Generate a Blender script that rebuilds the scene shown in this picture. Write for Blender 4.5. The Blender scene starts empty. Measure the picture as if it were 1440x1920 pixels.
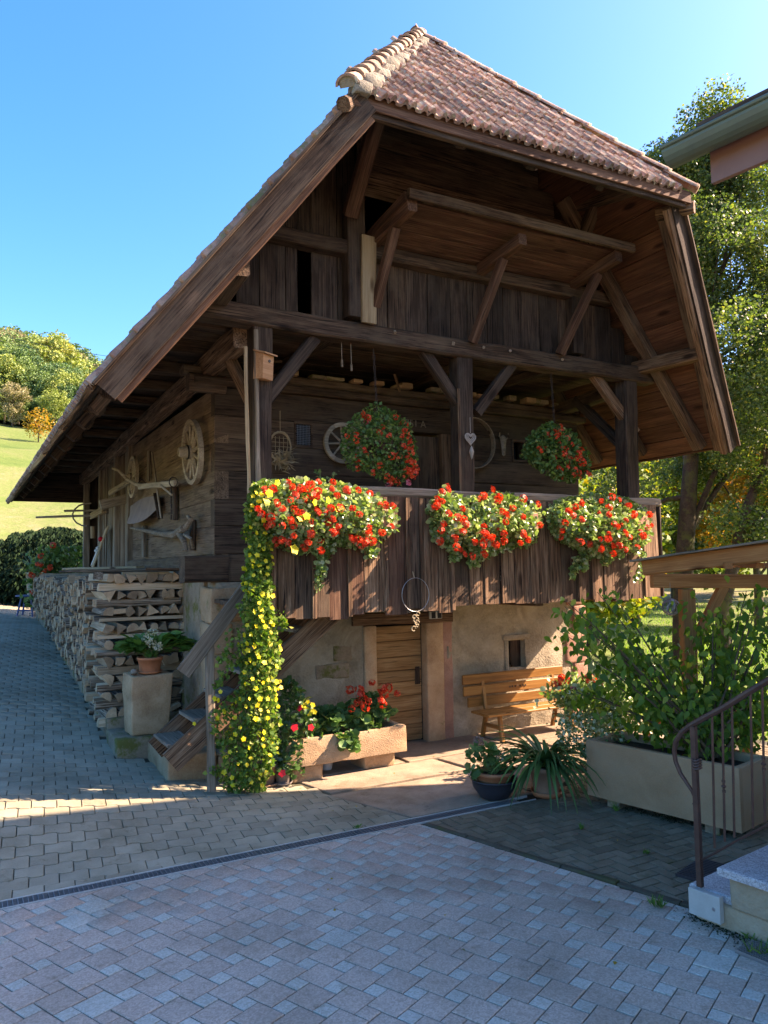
import bpy, math, random
import numpy as np
from mathutils import Vector, Matrix, noise
R_ = random.Random(7)
NR = np.random.RandomState(7)
PI = math.pi
scene = bpy.context.scene
COL = scene.collection

# ------------------------------------------------------------------ camera
CAM_H = 2.2
th, ro = math.radians(4.05), math.radians(0.9)
FW = Vector((0, math.cos(th), math.sin(th)))
RT0 = Vector((1, 0, 0)); UP0 = RT0.cross(FW)
RT = RT0*math.cos(ro) - UP0*math.sin(ro)
UP = UP0*math.cos(ro) + RT0*math.sin(ro)
CAMO = Vector((0, 0, CAM_H))
cam = bpy.data.cameras.new('camera')
camo = bpy.data.objects.new('camera', cam); COL.objects.link(camo)
cam.sensor_fit = 'VERTICAL'; cam.sensor_height = 32.0; cam.lens = 32.0*1440/1920
cam.clip_start = 0.05; cam.clip_end = 2000
camo.matrix_world = Matrix.Translation(CAMO) @ Matrix((RT, UP, -FW)).transposed().to_4x4()
scene.camera = camo

# ------------------------------------------------------------------ light
SUN = Vector((1.069, 0.135, 0.86)).normalized()
sun_el = math.asin(SUN.z); sun_rot = math.atan2(SUN.x, SUN.y)
sl = bpy.data.lights.new('sun', 'SUN'); sl.energy = 3.9; sl.angle = math.radians(0.53); sl.color = (1.0, 0.94, 0.82)
so = bpy.data.objects.new('sun', sl); COL.objects.link(so)
so.rotation_euler = SUN.to_track_quat('Z', 'Y').to_euler(); so.location = (30, 5, 30)
world = bpy.data.worlds.new('World'); scene.world = world; world.use_nodes = True
wn = world.node_tree; wn.nodes.clear()
wo = wn.nodes.new('ShaderNodeOutputWorld'); bg = wn.nodes.new('ShaderNodeBackground')
sky = wn.nodes.new('ShaderNodeTexSky'); sky.sky_type = 'NISHITA'; sky.sun_disc = False
sky.sun_elevation = sun_el; sky.sun_rotation = sun_rot; sky.altitude = 500; sky.air_density = 1.0; sky.dust_density = 2.6; sky.ozone_density = 6.0
bg.inputs['Strength'].default_value = 0.118
hs = wn.nodes.new('ShaderNodeHueSaturation'); hs.inputs['Saturation'].default_value = 1.3; wn.links.new(sky.outputs[0], hs.inputs['Color']); wn.links.new(hs.outputs[0], bg.inputs[0]); wn.links.new(bg.outputs[0], wo.inputs[0])
scene.view_settings.view_transform = 'Standard'; scene.view_settings.look = 'None'
scene.view_settings.exposure = 2.33; scene.view_settings.gamma = 1.0
scene.view_settings.use_curve_mapping = False
scene.view_settings.use_white_balance = True; scene.view_settings.white_balance_temperature = 8500; scene.view_settings.white_balance_tint = 28
scene.cycles.max_bounces = 6; scene.cycles.diffuse_bounces = 4; scene.cycles.transparent_max_bounces = 8

# ------------------------------------------------------------------ frame of the barn: u along the front, v back along the side, z up
DF = Vector((math.sin(math.radians(61)), math.cos(math.radians(61)), 0))
DS = Vector((-DF.y, DF.x, 0))
CORNER = Vector((-1.88285791, 8.53052067, 0))
BM = Matrix(((DF.x, DS.x, 0, CORNER.x), (DF.y, DS.y, 0, CORNER.y), (0, 0, 1, 0), (0, 0, 0, 1)))
BI = BM.inverted()
def ray(px, py): return FW + RT*((px-720)/1440.) - UP*((py-960)/1440.)
def Vv(px, py, v):
    o = BI @ CAMO; d = BI.to_3x3() @ ray(px, py); return o + d*((v-o.y)/d.y)
def Vu(px, py, u):
    o = BI @ CAMO; d = BI.to_3x3() @ ray(px, py); return o + d*((u-o.x)/d.x)
def Vz(px, py, z=0.):
    o = BI @ CAMO; d = BI.to_3x3() @ ray(px, py); return o + d*((z-o.z)/d.z)
def G(px, py, z=0.):
    d = ray(px, py); return CAMO + d*((z-CAM_H)/d.z)
def D(px, py, y):
    d = ray(px, py); return CAMO + d*(y/d.y)
def uvw(u, v, z): return BM @ Vector((u, v, z))

# ------------------------------------------------------------------ materials
def new_mat(name):
    m = bpy.data.materials.new(name); m.use_nodes = True
    nt = m.node_tree; b = nt.nodes['Principled BSDF']
    return m, nt, b
def nd(nt, t, **kw):
    n = nt.nodes.new(t)
    for k, v in kw.items():
        if k in n.inputs: n.inputs[k].default_value = v
        else: setattr(n, k, v)
    return n
def ramp(nt, fac, stops):
    r = nt.nodes.new('ShaderNodeValToRGB'); e = r.color_ramp.elements
    while len(e) < len(stops): e.new(0.5)
    for i, (p, c) in enumerate(stops): e[i].position = p; e[i].color = (*c, 1)
    nt.links.new(fac, r.inputs[0]); return r.outputs[0]
def mul(nt, a, b, op='MULTIPLY'):
    m = nt.nodes.new('ShaderNodeMath'); m.operation = op
    for i, x in enumerate((a, b)):
        if hasattr(x, 'links'): nt.links.new(x, m.inputs[i])
        else: m.inputs[i].default_value = x
    return m.outputs[0]
def mix(nt, f, a, b, mode='MIX'):
    m = nt.nodes.new('ShaderNodeMix'); m.data_type = 'RGBA'; m.blend_type = mode
    for i, x in ((0, f), (6, a), (7, b)):
        if hasattr(x, 'links'): nt.links.new(x, m.inputs[i])
        else: m.inputs[i].default_value = x if i == 0 else (*x, 1)
    return m.outputs[2]
def coords(nt, scale, rnd=True, island=False, src='Object'):
    tc = nt.nodes.new('ShaderNodeTexCoord'); out = tc.outputs[src]
    if rnd:
        if island: q = nt.nodes.new('ShaderNodeNewGeometry').outputs['Random Per Island']
        else: q = nt.nodes.new('ShaderNodeObjectInfo').outputs['Random']
        sc = nt.nodes.new('ShaderNodeVectorMath'); sc.operation = 'SCALE'; sc.inputs[0].default_value = (31, 57, 83)
        nt.links.new(q, sc.inputs['Scale'])
        ad = nt.nodes.new('ShaderNodeVectorMath'); nt.links.new(out, ad.inputs[0]); nt.links.new(sc.outputs[0], ad.inputs[1]); out = ad.outputs[0]
    mp = nt.nodes.new('ShaderNodeMapping'); mp.inputs['Scale'].default_value = scale
    nt.links.new(out, mp.inputs[0]); return mp.outputs[0]
def noi(nt, vec, scale, detail=4, rough=.55, dist=0.):
    n = nd(nt, 'ShaderNodeTexNoise', Scale=scale, Detail=detail, Roughness=rough, Distortion=dist)
    nt.links.new(vec, n.inputs['Vector']); return n.outputs['Fac']
def bump(nt, b, h, strength, dist=.01):
    n = nd(nt, 'ShaderNodeBump', Strength=strength, Distance=dist); nt.links.new(h, n.inputs['Height'])
    nt.links.new(n.outputs[0], b.inputs['Normal'])
def rnd_out(nt, island=False):
    return nt.nodes.new('ShaderNodeNewGeometry').outputs['Random Per Island'] if island else nt.nodes.new('ShaderNodeObjectInfo').outputs['Random']

def wood(name, dark, mid, light, rough=.8, tone=.35, island=False, bmp=.6, crack=.35, knots=True, patch=None):
    m, nt, b = new_mat(name)
    fine = noi(nt, coords(nt, (1.2, 46, 46), True, island), 1.6, 5, .65, .4)
    broad = noi(nt, coords(nt, (.7, 5, 5), True, island), 1.8, 4, .6, .6)
    f = mul(nt, mul(nt, fine, .62), mul(nt, broad, .48), 'ADD')
    c = ramp(nt, f, [(.36, dark), (.53, mid), (.72, light)])
    cr = ramp(nt, noi(nt, coords(nt, (.9, 30, 30), True, island), 2.2, 3, .6, .2), [(crack-.05, (.12, .1, .09)), (crack+.05, (1, 1, 1))])
    c = mix(nt, 1., c, cr, 'MULTIPLY')
    if knots:
        v = nd(nt, 'ShaderNodeTexVoronoi', Scale=1.0); nt.links.new(coords(nt, (1.1, 3.4, 3.4), True, island), v.inputs['Vector'])
        kn = ramp(nt, v.outputs['Distance'], [(.07, (.25, .18, .14)), (.14, (1, 1, 1))]); c = mix(nt, 1., c, kn, 'MULTIPLY')
    if patch:
        pf = ramp(nt, noi(nt, coords(nt, (1.5, 3, 3), True, island), 1.3, 5, .65), [(.45, (0, 0, 0)), (.68, (1, 1, 1))])
        c = mix(nt, mul(nt, pf, .75), c, patch)
    r = rnd_out(nt, island)
    t = mul(nt, mul(nt, r, 2*tone), 1-tone, 'ADD')
    tt = nt.nodes.new('ShaderNodeCombineColor')
    for i in range(3): nt.links.new(t, tt.inputs[i])
    c = mix(nt, 1., c, tt.outputs[0], 'MULTIPLY')
    nt.links.new(c, b.inputs['Base Color']); b.inputs['Roughness'].default_value = rough
    b.inputs['Specular IOR Level'].default_value = .25
    bump(nt, b, fine, bmp, .006); return m

def rock(name, stops, scale=3., fine=40., bmp=.5, rough=.9, tone=.12, island=False, moss=None, speck=None, src='Object', stain=None):
    m, nt, b = new_mat(name)
    v = coords(nt, (1, 1, 1), True, island, src)
    a = noi(nt, v, scale, 6, .62, .3); g = noi(nt, v, fine, 4, .7)
    f = mul(nt, mul(nt, a, .7), mul(nt, g, .3), 'ADD')
    c = ramp(nt, f, stops)
    if stain:
        sf = ramp(nt, noi(nt, v, scale*.45, 5, .7, .8), [(.48, (0, 0, 0)), (.66, (1, 1, 1))]); c = mix(nt, mul(nt, sf, .7), c, stain)
    if speck:
        sp = nd(nt, 'ShaderNodeTexVoronoi', Scale=speck[0]); nt.links.new(v, sp.inputs['Vector'])
        sc = nt.nodes.new('ShaderNodeSeparateColor'); nt.links.new(sp.outputs['Color'], sc.inputs[0])
        c = mix(nt, speck[3] if len(speck) > 3 else .5, c, ramp(nt, sc.outputs[0], [(.0, speck[1]), (1., speck[2])]))
    if moss:
        mf = ramp(nt, noi(nt, v, moss[1], 5, .7), [(moss[2], (0, 0, 0)), (moss[2]+.12, (1, 1, 1))]); c = mix(nt, mf, c, moss[0])
    if name.endswith('paver') or name.endswith('slab'):      # dirt that runs across the stones
        gp = nt.nodes.new('ShaderNodeNewGeometry').outputs['Position']
        c = mix(nt, 1., c, ramp(nt, noi(nt, gp, .75, 6, .68, .5), [(.30, (.62, .60, .55)), (.48, (.90, .89, .87)), (.62, (1.0, 1.0, 1.0)), (.74, (1.12, 1.10, 1.06))]), 'MULTIPLY')
        c = mix(nt, 1., c, ramp(nt, noi(nt, gp, 7., 5, .75), [(.30, (.70, .67, .60)), (.42, (1, 1, 1))]), 'MULTIPLY')
    r = rnd_out(nt, island); t = mul(nt, mul(nt, r, 2*tone), 1-tone, 'ADD')
    tt = nt.nodes.new('ShaderNodeCombineColor')
    for i in range(3): nt.links.new(t, tt.inputs[i])
    c = mix(nt, 1., c, tt.outputs[0], 'MULTIPLY')
    nt.links.new(c, b.inputs['Base Color']); b.inputs['Roughness'].default_value = rough; b.inputs['Specular IOR Level'].default_value = .25
    h = mul(nt, mul(nt, a, 1.6), g, 'ADD'); bump(nt, b, h, bmp, .012); return m

def plain(name, c, rough=.6, metal=0., spec=.4, tone=0., nz=None):
    m, nt, b = new_mat(name)
    if nz:
        f = noi(nt, coords(nt, (1, 1, 1)), nz[0], 5, .65); o = ramp(nt, f, [(.35, nz[1]), (.65, c)]); nt.links.new(o, b.inputs['Base Color']); bump(nt, b, f, .3, .005)
    else: b.inputs['Base Color'].default_value = (*c, 1)
    b.inputs['Roughness'].default_value = rough; b.inputs['Metallic'].default_value = metal; b.inputs['Specular IOR Level'].default_value = spec
    return m

def leafmat(name, stops, trans=.35, rough=.5, tcol=(1.0, 1.15, .45), island=True, spec=.3, big=None):
    m, nt, b = new_mat(name)
    r = rnd_out(nt, island); c = ramp(nt, r, stops)
    if big:
        f = noi(nt, coords(nt, (1, 1, 1), False), big[0], 3, .5); c = mix(nt, ramp(nt, f, [(.42, (0, 0, 0)), (.62, (1, 1, 1))]), c, big[1])
    nt.links.new(c, b.inputs['Base Color']); b.inputs['Roughness'].default_value = rough; b.inputs['Specular IOR Level'].default_value = spec
    t = nt.nodes.new('ShaderNodeBsdfTranslucent'); nt.links.new(mix(nt, 1., c, tcol, 'MULTIPLY'), t.inputs[0])
    ms = nt.nodes.new('ShaderNodeMixShader'); ms.inputs[0].default_value = trans
    nt.links.new(b.outputs[0], ms.inputs[1]); nt.links.new(t.outputs[0], ms.inputs[2])
    nt.links.new(ms.outputs[0], nt.nodes['Material Output'].inputs[0]); return m

M = {}
M['dark'] = wood('sooty_oak', (.013, .0075, .005), (.040, .0235, .0155), (.115, .075, .050), tone=.35, crack=.40, patch=(.078, .056, .040))
M['brown'] = wood('weathered_timber', (.026, .014, .008), (.075, .042, .025), (.21, .13, .08), tone=.32, crack=.41, patch=(.135, .092, .058))
M['logside'] = wood('weathered_bounce_lit_log', (.055, .031, .017), (.155, .095, .056), (.31, .205, .13), tone=.2, crack=.38, patch=(.24, .165, .10))  # paler copy of the log wood: weathered, with bounce light put into its colour
M['log'] = wood('hewn_log', (.026, .015, .009), (.075, .045, .028), (.17, .112, .070), tone=.28, crack=.38, patch=(.13, .092, .058))
M['red'] = wood('reddish_timber', (.034, .015, .008), (.092, .042, .024), (.20, .108, .065), tone=.25)
M['soffit'] = wood('soffit_board', (.038, .015, .008), (.092, .038, .020), (.175, .080, .042), tone=.22, crack=.25)
M['grey'] = wood('greyed_board', (.050, .024, .012), (.150, .080, .043), (.35, .225, .14), tone=.38, crack=.41, bmp=.9)
M['greywood'] = wood('silvered_wood', (.085, .062, .042), (.19, .145, .10), (.33, .265, .195), tone=.22)
M['rail'] = wood('pale_rail', (.14, .105, .075), (.27, .21, .15), (.42, .34, .26), tone=.1)
M['door'] = wood('door_plank', (.12, .055, .02), (.29, .155, .062), (.45, .28, .13), tone=.15)
M['bench'] = wood('varnished_pine', (.13, .055, .016), (.25, .115, .032), (.37, .19, .06), tone=.08, rough=.35, crack=.1, bmp=.1)
M['pale'] = wood('pale_plank', (.22, .14, .075), (.36, .25, .14), (.5, .37, .22), tone=.15, crack=.2)
M['pergola'] = wood('pergola_timber', (.20, .075, .025), (.36, .15, .052), (.48, .24, .09), tone=.1, crack=.2, bmp=.2)
M['split'] = wood('split_face', (.20, .125, .07), (.44, .31, .19), (.62, .48, .33), tone=.3, crack=.2, knots=False)
M['bark'] = wood('bark', (.07, .052, .036), (.20, .15, .105), (.42, .35, .27), tone=.3, bmp=1., crack=.42, knots=False)
M['end'] = rock('end_grain', [(.3, (.22, .13, .075)), (.6, (.47, .32, .19)), (.8, (.6, .46, .30))], 6, 60, .4, tone=.35)
M['sand'] = rock('sandstone', [(.3, (.27, .15, .078)), (.5, (.43, .27, .15)), (.75, (.57, .40, .245))], 4, 60, .8, moss=((.16, .15, .055), 3.5, .62))
M['sandm'] = rock('mossy_sandstone', [(.3, (.17, .12, .08)), (.5, (.27, .20, .13)), (.75, (.40, .30, .2))], 4, 50, .8, moss=((.13, .125, .03), 4.5, .50))
M['trough'] = rock('trough_sandstone', [(.3, (.26, .155, .085)), (.5, (.42, .275, .16)), (.75, (.54, .39, .25))], 3, 70, 1.1, stain=(.20, .14, .09))
M['plaster'] = rock('old_plaster', [(.28, (.16, .125, .085)), (.46, (.30, .25, .17)), (.60, (.38, .32, .23)), (.75, (.48, .42, .32))], 3.4, 34, 1.3, stain=(.19, .15, .10))
M['redstone'] = rock('red_sandstone', [(.3, (.24, .12, .085)), (.55, (.36, .20, .14)), (.75, (.48, .30, .22))], 4, 50, .8)
M['concrete'] = rock('brown_concrete', [(.3, (.29, .16, .083)), (.5, (.40, .232, .125)), (.75, (.50, .31, .18))], 2.5, 80, .25, stain=(.36, .24, .145))
M['granite'] = rock('granite', [(.3, (.30, .28, .26)), (.5, (.46, .44, .42)), (.75, (.62, .60, .57))], 20, 140, .25, speck=(160, (.12, .12, .13), (.75, .74, .72)))
M['render'] = rock('cracked_render', [(.3, (.26, .185, .11)), (.5, (.40, .295, .185)), (.75, (.52, .42, .29))], 2.6, 40, .8, stain=(.5, .43, .32), moss=((.10, .10, .04), 2.2, .66))
M['paver_pink'] = rock('rose_paver', [(.3, (.40, .30, .225)), (.5, (.46, .35, .265)), (.75, (.53, .415, .325))], 5, 90, .3, tone=.06, speck=(110, (.24, .19, .155), (.72, .58, .49), .35), stain=(.46, .37, .295))
M['paver_blue'] = rock('blue_grey_paver', [(.3, (.38, .37, .29)), (.5, (.46, .45, .355)), (.75, (.52, .51, .42))], 5, 90, .3, tone=.07, speck=(110, (.26, .27, .25), (.62, .62, .58), .4))
M['paver_grey'] = rock('grey_paver', [(.3, (.24, .21, .145)), (.5, (.32, .285, .20)), (.75, (.40, .365, .27))], 3, 90, .3, tone=.12, moss=((.13, .125, .07), 1.6, .66))
M['paver_dark'] = rock('dark_paver', [(.3, (.12, .098, .062)), (.5, (.195, .16, .105)), (.75, (.30, .255, .18))], 3.5, 80, .4, tone=.14, moss=((.10, .095, .04), 2.2, .60))
M['joint'] = rock('sandy_joint', [(.3, (.045, .04, .028)), (.6, (.085, .075, .05)), (.8, (.12, .11, .07))], 8, 60, .3, moss=((.05, .06, .02), 2., .55))
M['slab'] = rock('sandstone_slab', [(.3, (.24, .17, .115)), (.5, (.36, .27, .19)), (.75, (.47, .37, .27))], 3.2, 60, .7, stain=(.22, .165, .12), moss=((.15, .125, .08), 2.6, .64))
M['tile'] = rock('clay_tile', [(.3, (.10, .062, .048)), (.46, (.27, .155, .115)), (.60, (.42, .285, .21)), (.78, (.50, .43, .33))], 10, 50, .6, tone=.38, moss=((.33, .31, .23), 12, .50))
M['tile_s'] = rock('clay_tile_mass', [(.3, (.15, .08, .06)), (.5, (.30, .17, .12)), (.72, (.44, .30, .21))], 7, 50, .5, tone=.3, island=True, moss=((.16, .145, .06), 5, .5))
M['ridge'] = rock('lichened_ridge_tile', [(.3, (.14, .085, .06)), (.5, (.31, .185, .125)), (.75, (.48, .35, .25))], 9, 40, .8, tone=.25, moss=((.46, .42, .32), 9, .53))
M['mortar'] = rock('lichened_mortar', [(.3, (.16, .14, .11)), (.6, (.30, .27, .21)), (.8, (.44, .40, .32))], 9, 40, 1.)
M['terra'] = plain('terracotta', (.52, .19, .085), .7, nz=(9, (.40, .135, .06)))
M['terra_old'] = plain('aged_terracotta', (.42, .24, .155), .8, nz=(7, (.30, .17, .11)))
M['anthracite'] = plain('anthracite_plastic', (.032, .032, .038), .45)
M['greypot'] = plain('grey_brown_pot', (.17, .14, .12), .5)
M['cream'] = plain('cream_glaze', (.50, .43, .30), .5, nz=(8, (.38, .32, .2)))
M['white'] = plain('white_enamel', (.62, .61, .58), .4)
M['soil'] = rock('potting_soil', [(.3, (.02, .015, .01)), (.6, (.05, .036, .025)), (.8, (.09, .07, .05))], 12, 60, 1.)
M['iron'] = plain('rusty_brown_iron', (.115, .058, .040), .5, .3, nz=(14, (.07, .034, .026)))
M['galv'] = plain('galvanised_steel', (.30, .31, .31), .45, .8)
M['wire'] = plain('wire', (.42, .38, .33), .4, .5)
M['copper'] = plain('verdigris_gutter', (.105, .155, .115), .5, .2, nz=(3, (.085, .115, .095)))
M['fascia'] = plain('brown_fascia', (.25, .135, .105), .6, nz=(2.5, (.2, .105, .085)))
M['wallpaint'] = rock('house_render', [(.3, (.62, .56, .46)), (.7, (.74, .68, .58))], 2, 60, .2)
M['leather'] = plain('grey_brown_leather', (.24, .175, .15), .7, nz=(5, (.17, .125, .11)))
M['black'] = plain('shadow_black', (.006, .006, .008), .9)
M['rust'] = plain('old_iron', (.05, .036, .03), .6, .4)
M['wheel'] = wood('sun_bleached_ash', (.16, .12, .08), (.33, .26, .18), (.48, .40, .29), tone=.12, crack=.25, knots=False)
M['bluepaint'] = plain('blue_paint', (.055, .10, .21), .5)
M['blackp'] = plain('black_panel', (.01, .01, .01), .3)
M['whitep'] = plain('white_plastic', (.6, .6, .55), .4)
M['birch'] = wood('birdhouse_pine', (.33, .15, .07), (.47, .24, .12), (.58, .33, .18), tone=.05, crack=.1)
M['conc_pale'] = plain('pale_fibre_panel', (.45, .45, .40), .6, nz=(5, (.36, .36, .32)))
M['ivory'] = plain('white_wicker', (.30, .27, .235), .7)
M['straw'] = plain('dried_grass', (.36, .28, .17), .9)
# leaves
M['gera'] = leafmat('geranium_leaf', [(0, (.045, .11, .028)), (.5, (.08, .18, .045)), (.85, (.14, .26, .08)), (1, (.24, .30, .11))], .3, .5)
M['ivyg'] = leafmat('ivy_geranium_leaf', [(0, (.10, .18, .05)), (.45, (.19, .31, .09)), (.75, (.34, .45, .20)), (1, (.52, .56, .36))], .3, .34, spec=.6)
M['vine'] = leafmat('creeper_leaf', [(0, (.05, .12, .02)), (.45, (.10, .21, .035)), (.8, (.20, .31, .055)), (1, (.36, .36, .09))], .38, .5)
M['hyd'] = leafmat('hydrangea_leaf', [(0, (.055, .15, .03)), (.6, (.085, .23, .04)), (1, (.14, .30, .06))], .25, .45)
M['dark_leaf'] = leafmat('glossy_leaf', [(0, (.025, .07, .02)), (.6, (.05, .12, .03)), (1, (.085, .17, .045))], .2, .3, spec=.5)
M['strap'] = leafmat('strap_leaf', [(0, (.03, .095, .028)), (.6, (.055, .16, .045)), (1, (.11, .23, .055))], .2, .4)
M['varieg'] = leafmat('variegated_leaf', [(0, (.07, .14, .045)), (.45, (.15, .24, .09)), (.7, (.36, .42, .24)), (1, (.55, .58, .42))], .3, .45)
M['shrub'] = leafmat('shrub_leaf', [(0, (.040, .11, .018)), (.5, (.085, .19, .028)), (.85, (.16, .28, .045)), (1, (.30, .34, .07))], .5, .45, tcol=(1.5, 1.75, .45))
M['tree'] = leafmat('pear_leaf', [(0, (.045, .085, .028)), (.5, (.085, .145, .048)), (.85, (.15, .21, .075)), (1, (.27, .27, .09))], .42, .45, tcol=(1.4, 1.5, .45))
M['tree2'] = leafmat('yellow_green_leaf', [(0, (.06, .12, .025)), (.4, (.13, .21, .035)), (.8, (.22, .29, .05)), (1, (.42, .28, .04))], .45, .5, tcol=(1.4, 1.35, .4))
M['tree3'] = leafmat('autumn_leaf', [(0, (.13, .13, .02)), (.4, (.28, .21, .03)), (.8, (.48, .28, .035)), (1, (.5, .18, .03))], .45, .5, tcol=(1.3, 1.2, .4))
far = [((.040, .078, .034), (.065, .115, .045)), ((.055, .095, .034), (.095, .145, .050)), ((.09, .125, .032), (.16, .19, .05)), ((.10, .095, .05), (.165, .145, .08)), ((.030, .06, .04), (.045, .085, .055)), ((.15, .15, .04), (.24, .22, .06))]
far = [tuple(tuple(c*1.75 for c in q) for q in f_) for f_ in far]
for i, (a, b_) in enumerate(far): M['far%d' % i] = leafmat('far_foliage_%s' % 'abcdef'[i], [(0, a), (.7, b_), (1, tuple(x*1.4 for x in b_))], .25, .6, tcol=(1.1, 1.2, .5))
M['hedge'] = leafmat('yew_foliage', [(0, (.008, .022, .010)), (.6, (.014, .035, .014)), (1, (.026, .055, .018))], .06, .8, spec=.1)
M['barktree'] = rock('tree_bark', [(.3, (.03, .022, .015)), (.5, (.07, .052, .036)), (.75, (.13, .10, .07))], 5, 30, 1.2, moss=((.10, .11, .035), 3, .5))
M['twig'] = plain('twig', (.10, .065, .035), .8)
M['vstem'] = plain('green_stem', (.12, .17, .05), .7)
M['redf'] = leafmat('scarlet_petal', [(0, (.55, .028, .010)), (.5, (.74, .060, .020)), (.85, (.84, .13, .045)), (1, (.85, .20, .10))], .25, .5, tcol=(1.2, .8, .6))
M['pinkf'] = leafmat('pink_petal', [(0, (.62, .10, .16)), (1, (.75, .25, .33))], .25, .5, tcol=(1., .8, .8))
M['crimson'] = leafmat('crimson_petal', [(0, (.60, .008, .018)), (1, (.78, .02, .03))], .2, .4, tcol=(1.2, .6, .6))
M['yelf'] = leafmat('yellow_petal', [(0, (.72, .50, .012)), (.6, (.82, .64, .02)), (1, (.85, .75, .08))], .25, .5, tcol=(1.1, 1.1, .5))
M['creamf'] = leafmat('cream_floret', [(0, (.45, .42, .20)), (.5, (.62, .58, .36)), (1, (.62, .62, .52))], .25, .6, tcol=(1., 1., .7))
def grassmat(name, stops, sc):
    m, nt, b = new_mat(name); v = coords(nt, (1, 1, 1), False)
    a = noi(nt, v, sc[0], 5, .65, .4); g = noi(nt, v, sc[1], 4, .7)
    c = ramp(nt, mul(nt, mul(nt, a, .72), mul(nt, g, .28), 'ADD'), stops)
    nt.links.new(c, b.inputs['Base Color']); b.inputs['Roughness'].default_value = .9; b.inputs['Specular IOR Level'].default_value = .1
    bump(nt, b, g, .8, .1); return m
M['meadow'] = grassmat('meadow_grass', [(.36, (.075, .125, .03)), (.46, (.11, .155, .04)), (.55, (.145, .165, .06)), (.62, (.22, .19, .105))], (.09, 3.0))
# ------------------------------------------------------------------ object helpers
def link(name, mesh, mat=None, parent=None, mtx=None, label=None, cat=None, group=None, kind=None):
    if mesh is not None and mat is not None and not mesh.materials:
        for q in (mat if isinstance(mat, (list, tuple)) else [mat]): mesh.materials.append(M[q] if isinstance(q, str) else q)
    o = bpy.data.objects.new(name, mesh); COL.objects.link(o)
    if parent is not None: o.parent = parent
    if mtx is not None: o.matrix_basis = mtx
    for k, v in (('label', label), ('category', cat), ('group', group), ('kind', kind)):
        if v: o[k] = v
    return o
def thing(name, label, cat, mtx=None, group=None):
    return link(name, None, None, None, mtx, label, cat, group)
def copy_tree(o, parent=None, mtx=None, label=None):
    c = o.copy(); COL.objects.link(c); c.parent = parent
    if mtx is not None: c.matrix_basis = mtx
    if label: c['label'] = label
    for ch in list(o.children): copy_tree(ch, c)
    return c
T = Matrix.Translation
_o1 = 'first second third fourth fifth sixth seventh eighth ninth tenth eleventh twelfth thirteenth fourteenth fifteenth sixteenth seventeenth eighteenth nineteenth twentieth'.split()
def ordn(n):
    if n <= 20: return _o1[n-1]
    t_, r = divmod(n, 10); w = {2: 'twent', 3: 'thirt', 4: 'fort', 5: 'fift', 6: 'sixt', 7: 'sevent'}[t_]
    return w+'ieth' if r == 0 else w+'y-'+_o1[r-1]
def Rz(a): return Matrix.Rotation(a, 4, 'Z')
def Rx(a): return Matrix.Rotation(a, 4, 'X')
def Ry(a): return Matrix.Rotation(a, 4, 'Y')
def S3(x, y=None, z=None):
    return Matrix.Diagonal((x, x if y is None else y, x if z is None else z, 1))
def mk(name, v, f, smooth=False, mi=None):
    me = bpy.data.meshes.new(name); me.from_pydata([tuple(p) for p in v], [], f)
    if mi is not None: me.polygons.foreach_set('material_index', mi)
    if smooth: me.polygons.foreach_set('use_smooth', [True]*len(me.polygons))
    me.update(); return me
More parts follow.
